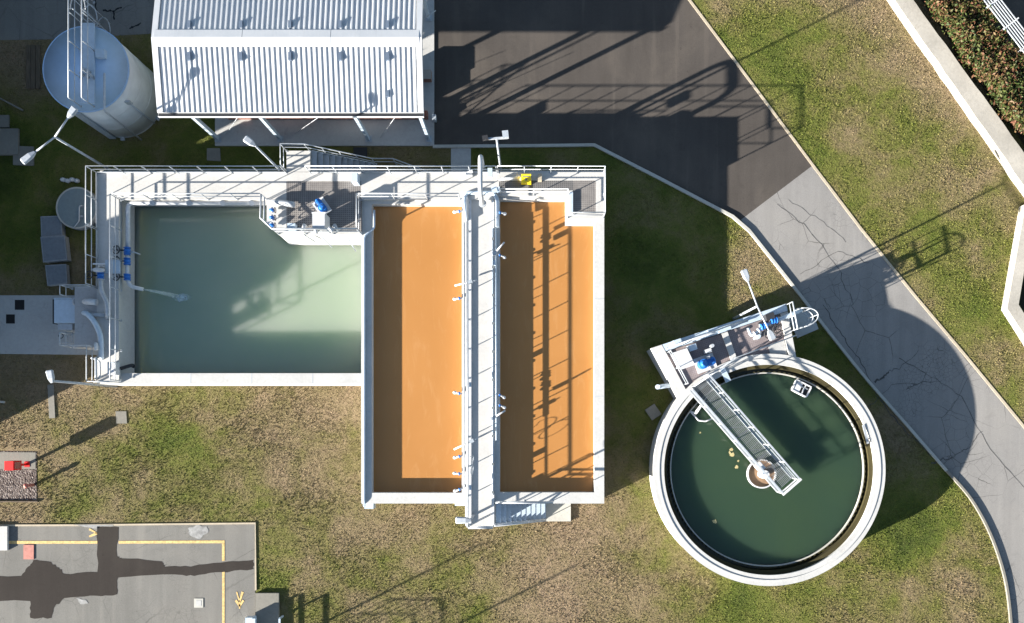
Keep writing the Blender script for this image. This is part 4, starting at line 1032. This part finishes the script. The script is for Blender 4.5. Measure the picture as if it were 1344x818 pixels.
g = MB(); p0 = at(300, 157, .1); p1 = at(562, 151, .1); g.box(p0.x, p0.y, .081, p1.x, p1.y + .1, .45); tag(g.build('brick_wall', M['brick']), 'low red brick wall just inside the front of the shed', 'wall')
g = MB(); p0 = at(562, 108, .1); g.box(p0.x - 3, p0.y, .081, p0.x + .2, p0.y + .5, .5); tag(g.build('brick_wall', M['brick']), 'short brick wall at the right side of the shed', 'wall')
T = thing('machine', 'blue and white machine under the front eave of the shed', 'machine', at(470, 156, .1))
g = MB(); g.prism([(p.x, p.y) for p in px([(440, 148), (498, 148), (498, 156), (440, 156)])], .455, .9); g.build('housing', M['bluegrey'], T)
g = MB(); g.prism([(p.x, p.y) for p in px([(455, 149), (470, 149), (466, 155), (452, 155)])], .904, .95); g.build('cover', M['blue'], T)
T = thing('machine', 'grey machine standing at the right side under the shed roof', 'machine', at(540, 100, .1))
g = MB(); g.prism([(p.x, p.y) for p in px([(520, 92), (555, 92), (555, 140), (520, 140)])], .085, .8); g.build('housing', M['grey_metal'], T)
g = MB(); g.prism([(p.x, p.y) for p in px([(530, 100), (545, 100), (545, 128), (530, 128)])], .804, 1.0); g.build('cover', M['steel'], T)
tag(MB().tube([at(557, 24, 2.4), at(572, 14, 2.4)], .03, 6).build('lamp_arm', M['steel']), 'thin bright lamp arm sticking out of the right shed side', 'bracket')  # arm of a lamp, built without its head
g = MB(); g.pbox(567, 150, 572, 157, .081, .5); tag(g.build('bollard', M['grey_metal']), 'small grey stub post at the right edge of the shed floor', 'post')

# ------------------------------------------------------------------ storage tank
ZS = 3.5; sc_ = at(113, 91, ZS); SR = 56 * (CAM_H - ZS) / F_PX
st = thing('storage_tank', 'upright round storage tank with a blue roof and a railed catwalk', 'storage tank', (sc_.x, sc_.y, 0))
g = MB(); g.cyl(sc_, SR, 0, ZS - .03, 64); g.build('shell', M['tank_side'], st)
g = MB(); g.cyl(sc_, SR + .03, ZS - .028, ZS + .03, 64); g.cyl(sc_, SR - .02, ZS + .03, ZS + .16, 64, .05); g.build('roof', M['tank_top'], st)
for zz in (.03, 1.2, 2.35): 
    g = MB(); g.ring(sc_, SR + .001, SR + .012, zz, zz + .04, 64); g.build('seam_band', M['tank_side'], st)
zc = ZS + .22
g = MB(); a_ = at(106, 30, zc); b_ = at(124, 136, zc); g.box(a_.x, a_.y, zc - .06, b_.x, b_.y, zc); g.build('catwalk', M['bluegrey'], st)
g = MB(); p = at(131.5, 70, ZS + .3); g.box(p.x - .22, p.y - .2, ZS + .08, p.x + .22, p.y + .2, ZS + .34); g.build('hatch', M['bluegrey'], st)
MB().tube(bend([at(137, 97, ZS + .1), at(137, 97, ZS + .45), at(137, 100, ZS + .45), at(137, 146, ZS + .2), (at(137, 146, ZS + .2).x, at(137, 146, ZS + .2).y - .1, .1)], .12), .05, 8).build('overflow_pipe', M['steel'], st)
g = MB()
for k, (x, y) in enumerate(((112, 92), (118, 95), (122, 101), (116, 102), (110, 99))): p = at(x, y, zc); g.cyl(p, .07, zc, zc + .2 + .08 * (k % 3), 10)
g.build('level_sensor', M['steel'], st)
g = MB(); p = at(88, 152, .0)
# drain pipe and bracket on the sunny side of the shell
aang = math.atan2(at(178, 130, 2.2).y - sc_.y, at(178, 130, 2.2).x - sc_.x)
def shell(a, z, o=.08): return Vector((sc_.x + (SR + o) * math.cos(a), sc_.y + (SR + o) * math.sin(a), z))
aa = R(-38)
MB().tube([shell(aa, 2.6), shell(aa, .1)], .045, 6).build('drain_pipe', M['grey_metal'], st)
g = MB(); g.bar(shell(aa, 2.62), shell(aa, 2.95), .28, .1); g.build('bracket', M['grey_metal'], st)
aa = R(-104)
g = MB(); g.bar(shell(aa, .05, .1), shell(aa, ZS - .1, .1), .34, .1); g.build('cable_duct', M['grey_metal'], st)
for k in range(5):
    g = MB(); b2 = R(-150 + 60 * k); g.obox(shell(b2, 0, .06), .1, .1, 0, .12, b2); g.build('foot', M['steel'], st)
for xx, lb in ((106.5, 'railing on the left of the storage tank catwalk'), (123.5, 'railing on the right of the storage tank catwalk')):
    q0 = at(xx, 30, zc); q1 = at(xx, 140, zc)
    railing(lb, [(q0.x, q0.y + 1.0, zc), (q0.x, q0.y, zc), (q1.x, q1.y, zc)], spacing=1.2)
T = thing('ladder', 'caged ladder at the back end of the storage tank catwalk', 'ladder', at(115, 25, 0))
q0 = at(110, 29, zc)
for dx in (0, .45): MB().tube([(q0.x + dx, q0.y + .15, 0), (q0.x + dx, q0.y + .15, zc + 1.0)], .028, 6).build('stile', M['steel'], T)
for k in range(13): MB().tube([(q0.x, q0.y + .15, .3 + .27 * k), (q0.x + .45, q0.y + .15, .3 + .27 * k)], .016, 5).build('rung', M['steel'], T)
for zz in (4.6, 3.6, 2.4): MB().tube([(q0.x + .225 - .36 * math.cos(math.pi * k / 12), q0.y + .15 + .75 * math.sin(math.pi * k / 12), zz) for k in range(13)], .025, 6).build('cage_hoop', M['steel'], T)
for k in (3, 6, 9):
    x_, y_ = q0.x + .225 - .36 * math.cos(math.pi * k / 12), q0.y + .15 + .75 * math.sin(math.pi * k / 12); MB().tube([(x_, y_, 2.2), (x_, y_, 4.6)], .02, 5).build('cage_bar', M['steel'], T)

# ------------------------------------------------------------------ things in the left grass
def lid(label, pts, z):
    T = thing('hatch_cover', label, 'hatch cover', at(*pts[0], 0), 'grey hatch covers')
    P = px(pts, z); g = MB(); g.prism([(p.x, p.y) for p in P], -.05, z - .04); g.build('upstand', M['slab'], T)
    c = sum((p for p in P), Vector()) / 4; Pi = [c + (p - c) * 1.03 for p in P]; Pj = [c + (p - c) * .92 for p in P]
    g = MB(); g.prism([(p.x, p.y) for p in Pi], z - .038, z); g.build('frame', M['lid_frame'], T); g = MB(); g.prism([(p.x, p.y) for p in Pj], z + .002, z + .018); g.build('lid', M['lid_grey'], T)
lid('grey square hatch cover in the grass touching the round lid', [(53.5, 284.5), (79.5, 283.5), (81.5, 308.5), (54.5, 311)], .35)
lid('larger grey square hatch cover in the grass, middle one of the column', [(53.5, 311.5), (84.5, 309.5), (88, 341), (57, 344)], .40)
lid('lowest grey square hatch cover in the grass, above the concrete pad', [(59.5, 348.5), (86.5, 347), (88, 372), (62.5, 375)], .30)
T = thing('round_cover', 'round grey lid with a bent handle beside the left walkway', 'round lid', at(101, 273, 0))
c0 = at(101, 273, .45); g = MB(); g.cyl(c0, 1.10, -.05, .45, 48); g.build('shaft', M['grey_concrete'], T); g = MB(); g.ring(c0, 1.03, 1.11, .452, .475, 48); g.build('rim', M['kerb'], T)
g = MB(); g.cyl(c0, 1.028, .452, .464, 48); g.build('lid', paint('lid_paint', (.16, .20, .21), .55), T)
MB().tube(bend([at(97, 299, .5), at(104, 290, .6), at(104, 271, .6), at(108, 270, .6)], .1), .03, 6).build('handle', M['white'], T)
for y in (271, 284):
    g = MB(); p = at(107, y, .5); g.obox(p, .09, .04, .466, .56); g.build('hinge', M['steel'], T)
g = MB()
for k in range(4): g.ball(at(83 + 6 * k, 236 + 1.5 * (k % 2), .12), .16, .12, .14, 8, 6)
tag(g.build('white_stones', M['white']), 'row of small white stones in the grass above the round lid', 'stones')
T = thing('board_walk', 'weathered wooden planks lying in the grass left of the storage tank', 'planks', at(45, 88, 0))
for k in range(3): g = MB(); g.prism([(p.x, p.y) for p in px([(35.5 + 6.3 * k, 60), (41.2 + 6.3 * k, 60), (41.2 + 6.3 * k, 117), (35.5 + 6.3 * k, 117)])], .0, .07 + .004 * k); g.build('plank', M['wood'], T)
g = MB(); g.prism([(p.x, p.y) for p in px([(-20, 170), (26, 170), (26, 204), (-20, 205)])], -.02, .14); tag(g.build('paving_slab', M['old_concrete']), 'large grey slab at the left edge of the picture below the planks', 'paving slab')
g = MB(); g.prism([(p.x, p.y) for p in px([(-10, 152), (13, 152), (13, 168), (-10, 168)])], -.02, .10); tag(g.build('paving_slab', M['old_concrete']), 'small dark slab at the left edge above the large grey slab', 'paving slab')
g = MB(); g.prism([(p.x, p.y) for p in px([(18, 192), (45, 193), (45, 218), (18, 217)])], -.02, .06); tag(g.build('paving_slab', M['old_concrete']), 'grey slab under the drooping lamp head at the left', 'paving slab')
g = MB(); g.prism([(p.x, p.y) for p in px([(272, 195), (289, 195), (290, 212), (272, 211)])], -.02, .05); tag(g.build('paving_slab', M['old_concrete']), 'small square slab in the grass in front of the shed', 'paving slab')
g = MB(); g.prism([(p.x, p.y) for p in px([(464, 194), (482, 194), (482, 206), (464, 206)])], -.02, .05); tag(g.build('drain_cover', M['dark']), 'small dark drain cover between shed floor and staircase', 'drain cover')
g = MB(); g.prism([(p.x, p.y) for p in px([(152, 540), (166, 540), (167, 556), (153, 556)])], -.02, .035); tag(g.build('drain_cover', M['old_concrete']), 'faint square cover sunk in the sunny grass below the tank', 'drain cover')
for (a, b, c, d), lb in (((20.5, 394, 33, 407), 'black square opening in the concrete pad, upper right one'), ((9, 413, 20.5, 425), 'black square opening in the concrete pad, lower left one')):
    g = MB(); g.prism([(p.x, p.y) for p in px([(a, b), (c, b), (c, d), (a, d)])], .062, .066); tag(g.build('floor_opening', M['black']), lb, 'opening', 'openings in the concrete pad')
tag(MB().tube([at(-10, 124, .1), at(30, 145, .1)], .05, 6).build('ground_pipe', M['old_concrete']), 'thin pipe lying in the dark grass at the left edge', 'pipe')
tag(MB().tube([at(-10, 526.5, .08), at(6, 528, .08)], .06, 6).build('ground_pipe', M['kerb']), 'short pale pipe end at the left edge below the concrete pad', 'pipe')

# ------------------------------------------------------------------ red posts, gravel bed, lot furniture
tag(sheet('gravel_bed', px([(-40, 592), (48, 593), (48.5, 657), (-40, 656)]), .02, M['gravel']), kind='structure')
tag(sheet('gravel_slab', px([(-40, 593), (47, 594), (47, 616), (-40, 616)]), .027, M['old_concrete']), kind='structure')
g = MB(); p0 = at(-40, 656, .1); p1 = at(49, 659.5, .1); g.box(p0.x, p1.y, -.02, p1.x, p1.y + .07, .1); tag(g.build('edging_board', M['wood']), 'dark wooden board along the lower edge of the gravel bed', 'board')
T = thing('alarm_post', 'bright red box on a red post standing on the gravel bed', 'alarm post', at(35, 609, 0))
b_ = at(36, 609.5, 0)
g = MB(); g.box(b_.x - .06, b_.y - .06, 0, b_.x + .06, b_.y + .06, .78); g.build('post', M['red'], T)
g = MB(); g.box(b_.x - .26, b_.y - .24, .78, b_.x + .2, b_.y + .24, 1.45); g.build('box', M['red'], T)
g = MB(); g.box(b_.x + .202, b_.y - .18, .9, b_.x + .22, b_.y + .18, 1.35); g.build('door', M['faded_red'], T)
g = MB(); g.box(b_.x - .14, b_.y - .14, .028, b_.x + .14, b_.y + .14, .05); g.build('base_plate', M['red'], T)
T = thing('hydrant', 'small dull red hydrant below the red alarm box', 'hydrant', at(46, 636, 0))
b_ = at(44.5, 636.5, 0)
MB().cyl(b_, .075, 0, .62, 12).build('barrel', M['faded_red'], T)
MB().ball((b_.x, b_.y, .66), .13, .13, .1, 12, 6).build('bonnet', M['faded_red'], T)
MB().tube([(b_.x - .17, b_.y, .5), (b_.x + .17, b_.y, .5)], .05, 8).build('nozzle', M['faded_red'], T)
g = MB(); g.prism([(p.x, p.y) for p in px([(-30, 690.5), (12, 690.5), (12, 722), (-30, 722)])], .019, .16); tag(g.build('concrete_block', M['white_concrete']), 'white block at the left edge of the parking lot', 'block')
g = MB(); g.prism([(p.x, p.y) for p in px([(31.5, 715), (45, 715), (45, 734), (31.5, 734)])], .0195, .05); tag(g.build('floor_plate', M['faded_red']), 'faded red square plate on the lot beside the yellow line', 'plate')
T = thing('drain_cover', 'small square metal drain cover in the lower part of the lot', 'drain cover', at(261, 791, 0))
g = MB(); g.prism([(p.x, p.y) for p in px([(255, 785.5), (267, 785.5), (267, 797.5), (255, 797.5)])], .0195, .035); g.build('frame', M['kerb'], T)
g = MB(); g.prism([(p.x, p.y) for p in px([(257.5, 788), (264.5, 788), (264.5, 795), (257.5, 795)])], .0355, .042); g.build('lid', M['slab'], T)
g = MB(); g.prism([(p.x, p.y) for p in px([(336.5, 778), (367, 778), (367, 860), (336.5, 860)])], -.02, .16); tag(g.build('concrete_plinth', M['old_concrete']), 'grey concrete base at the lower right corner of the lot', 'concrete base')
T = thing('equipment_cage', 'blue-grey railed cage cut off by the bottom edge beside the lot', 'cage', at(345, 850, .16))
for x in (334, 367): MB().bar(at(x, 812, .7), at(x, 860, .7), .1, .08).build('rail', M['bluegrey'], T)
for x in (330, 367): MB().bar((at(x, 812, .7).x, at(x, 812, .7).y, .16), at(x, 812, .7), .08, .08).build('post', M['bluegrey'], T)
g = MB(); g.pbox(322, 811, 333, 860, .161, .6); g.build('cabinet', M['bluegrey'], T)

# ------------------------------------------------------------------ right side: white wall, hedges, far fence
def wall_strip(label, inner, outer, z):
    mm = MB(); n = len(inner)
    I = px(inner, z); O = px(outer, z)
    for i in range(n - 1): mm.prism([(p.x, p.y) for p in (I[i], I[i + 1], O[i + 1], O[i])], -.1, z - .0015 * (i % 2))
    return tag(mm.build('retaining_wall', M['parapet']), label, 'wall')
def edge(a, b, n, amp):
    return wig(a, b, n, amp)
wall_strip('long straight white wall running diagonally beside the reddish hedge', edge((1150, -35), (1372, 284), 22, .8), edge((1173, -35), (1387, 259), 22, .5), .55)
wall_strip('angled white wall at the right edge of the picture', [(1346, 268), (1322, 405), (1345, 441), (1380, 500)], [(1359, 268), (1337, 400), (1352, 424), (1395, 486)], .55)
tag(sheet('planting_bed', px([(1180, -40), (1390, 255), (1460, 255), (1460, -40)]), .012, M['soil']), kind='structure')
tag(sheet('planting_bed', px([(1338, 400), (1360, 270), (1440, 270), (1440, 480), (1362, 428)]), .012, M['soil']), kind='structure')
def hedge(label, path, width, height, n, mat, leaf=(.035, .13)):
    T = thing('hedge', label, 'hedge', at(*path[len(path) // 2], 0)); P = [at(a, b, 0) for a, b in path]
    seg = [(P[i + 1] - P[i]).length for i in range(len(P) - 1)]; tot = sum(seg)
    lumps = []
    for k in range(int(tot * 24.0)):
        t = random.random() * tot; i = 0
        while t > seg[i]: t -= seg[i]; i += 1
        p = P[i].lerp(P[i + 1], t / seg[i]); d = (P[i + 1] - P[i]).normalized(); s_ = Vector((-d.y, d.x, 0))
        lumps.append((p + s_ * random.uniform(-.5, .5) * width + Vector((0, 0, height * random.uniform(.35, .8))), random.choice((random.uniform(.10, .25), random.uniform(.25, .5)))))
    per = n // len(lumps); C = np.array([l[0] for l in lumps]); Rr = np.array([l[1] for l in lumps])
    idx = np.repeat(np.arange(len(lumps)), per); m_ = len(idx)
    d = RNG.normal(size=(m_, 3)); d /= np.linalg.norm(d, axis=1)[:, None]; rad = Rr[idx] * RNG.uniform(.4, 1.0, m_) + np.abs(RNG.normal(0, .13, m_))
    pos = C[idx] + d * rad[:, None]; pos[:, 2] = np.maximum(pos[:, 2], .05)
    u = RNG.normal(size=(m_, 3)); u /= np.linalg.norm(u, axis=1)[:, None]; w = np.cross(u, RNG.normal(size=(m_, 3))); w /= np.linalg.norm(w, axis=1)[:, None]
    L = RNG.uniform(leaf[0], leaf[1], m_)[:, None]; Wd = L * .45
    V = np.stack([pos - u * L, pos + w * Wd, pos + u * L, pos - w * Wd], 1).reshape(-1, 3)
    me = bpy.data.meshes.new('foliage'); me.from_pydata(V.tolist(), [], (np.arange(m_ * 4).reshape(-1, 4)).tolist()); me.materials.append(mat); me.update()
    o = bpy.data.objects.new('foliage', me); COL.objects.link(o); o.parent = T; o.matrix_parent_inverse.identity(); o.location = -T.location
    g = MB()
    for p, r_ in lumps[::2]: g.tube([(p.x + random.uniform(-.1, .1), p.y + random.uniform(-.1, .1), 0), (p.x, p.y, p.z)], [.03, .012], 5)
    g.build('stems', M['stem'], T); T2 = T; return T
hedge('shaggy reddish green hedge behind the diagonal white wall', [(1212, -40), (1256, 30), (1296, 90), (1342, 150), (1390, 210)], 1.95, 1.3, 85000, M['hedge'])
hedge('dark green hedge behind the angled wall at the right edge', [(1372, 290), (1362, 380), (1385, 440)], .9, .9, 14000, M['hedge_green'])
# metal framed fence lying beyond the hedge
T = thing('boundary_fence', 'pale metal bar fence beyond the hedge in the top right corner', 'fence', at(1325, 40, 0))
fa, fb = at(1276, -20, 1.4), at(1385, 122, 1.4); fd = (fb - fa).normalized(); fs = Vector((-fd.y, fd.x, 0)); FL = (fb - fa).length
for k in range(6): MB().bar(fa + fs * (.14 * k), fb + fs * (.14 * k), .045, .05).build('rail', M['steel'], T)
for k in range(6):
    p = fa + fd * (FL * k / 5); MB().bar(p - fs * .1, p + fs * .85, .07, .07).build('bracket', M['white'], T); MB().bar((p.x, p.y, 0), (p.x, p.y, 1.36), .08, .08).build('post', M['steel'], T)
tag(sheet('yard', px([(1268, -60), (1420, 140), (1500, 140), (1500, -60)]), .016, M['asphalt']), kind='structure')

# ------------------------------------------------------------------ unseen neighbours outside the frame, shaped to cast the shadows that fall into it
def ground(gx, gy, z=0): k = CAM_H / F_PX; return Vector(((gx - NX) * k, (NY - gy) * k, z))
T = thing('digester_tank', 'tall round concrete tank beyond the left edge of the picture', 'tank', ground(-129, 536))
c0 = ground(-129, 536); MB().cyl(c0, 3.05, 0, 6.5, 64).build('shell', M['grey_concrete'], T)
a_ = ground(-37, 334); b_ = ground(-300, -420)
T = thing('tall_shade_block', 'tall flat roofed block added unseen beyond the left edge to cast shade', 'building', (a_.x - 3, a_.y + 3, 0))  # unseen tall block, sized so its shade covers the storage tank
g = MB(); g.box(b_.x, a_.y, 0, a_.x, b_.y, 7.0); g.build('wall', M['grey_concrete'], T); g = MB(); g.box(b_.x - .05, a_.y - .05, 7.001, a_.x + .05, b_.y + .05, 7.1); g.build('roof', M['slab'], T)
a_ = ground(-24, 440); b_ = ground(-150, 336)
T = thing('low_shade_block', 'low flat roofed block added unseen beyond the left edge to cast shade', 'building', (a_.x - 2, a_.y + 2, 0))  # unseen low block, sized so its shade covers the left grass
g = MB(); g.box(b_.x, a_.y, 0, a_.x, b_.y, 3.75); g.build('wall', M['grey_concrete'], T); g = MB(); g.box(b_.x - .02, a_.y - .02, 3.751, a_.x + .02, b_.y - .1, 3.82); g.build('roof', M['slab'], T)
T = thing('pipe_platform', 'steel platform beyond the bottom edge of the picture', 'platform', ground(230, 920))
q = ground(322, 915); g = MB()
for k in range(12): g.bar((q.x - 3.2 + .29 * k, q.y - 2.6, 2.25), (q.x - 3.2 + .29 * k, q.y, 2.25), .1, .1)
g.bar((q.x - 3.2, q.y, 2.24), (q.x, q.y, 2.24), .12, .12); g.build('deck', M['grating_dark'], T)
for dx in (-3.1, -.1):
    for dy in (-2.5, -.1): MB().bar((q.x + dx, q.y + dy, 0), (q.x + dx, q.y + dy, 2.2), .1, .1).build('leg', M['steel'], T)
railing('railing of the steel platform beyond the bottom edge', [(q.x - 3.1, q.y - .1, 2.3), (q.x - .1, q.y - .1, 2.3), (q.x - .1, q.y - 2.5, 2.3)], h=1.0, spacing=.5)
for (tx, ty, hz) in ((750, 745, 5.2), (628, 716, 5.4)):
    p = ground(tx - 77.8 * hz, ty + 38.9 * hz); lamp_post('lamp post beyond the bottom edge of the picture, %s one' % ('right' if tx > 700 else 'left'), (p.x, p.y, 0), hz, [])
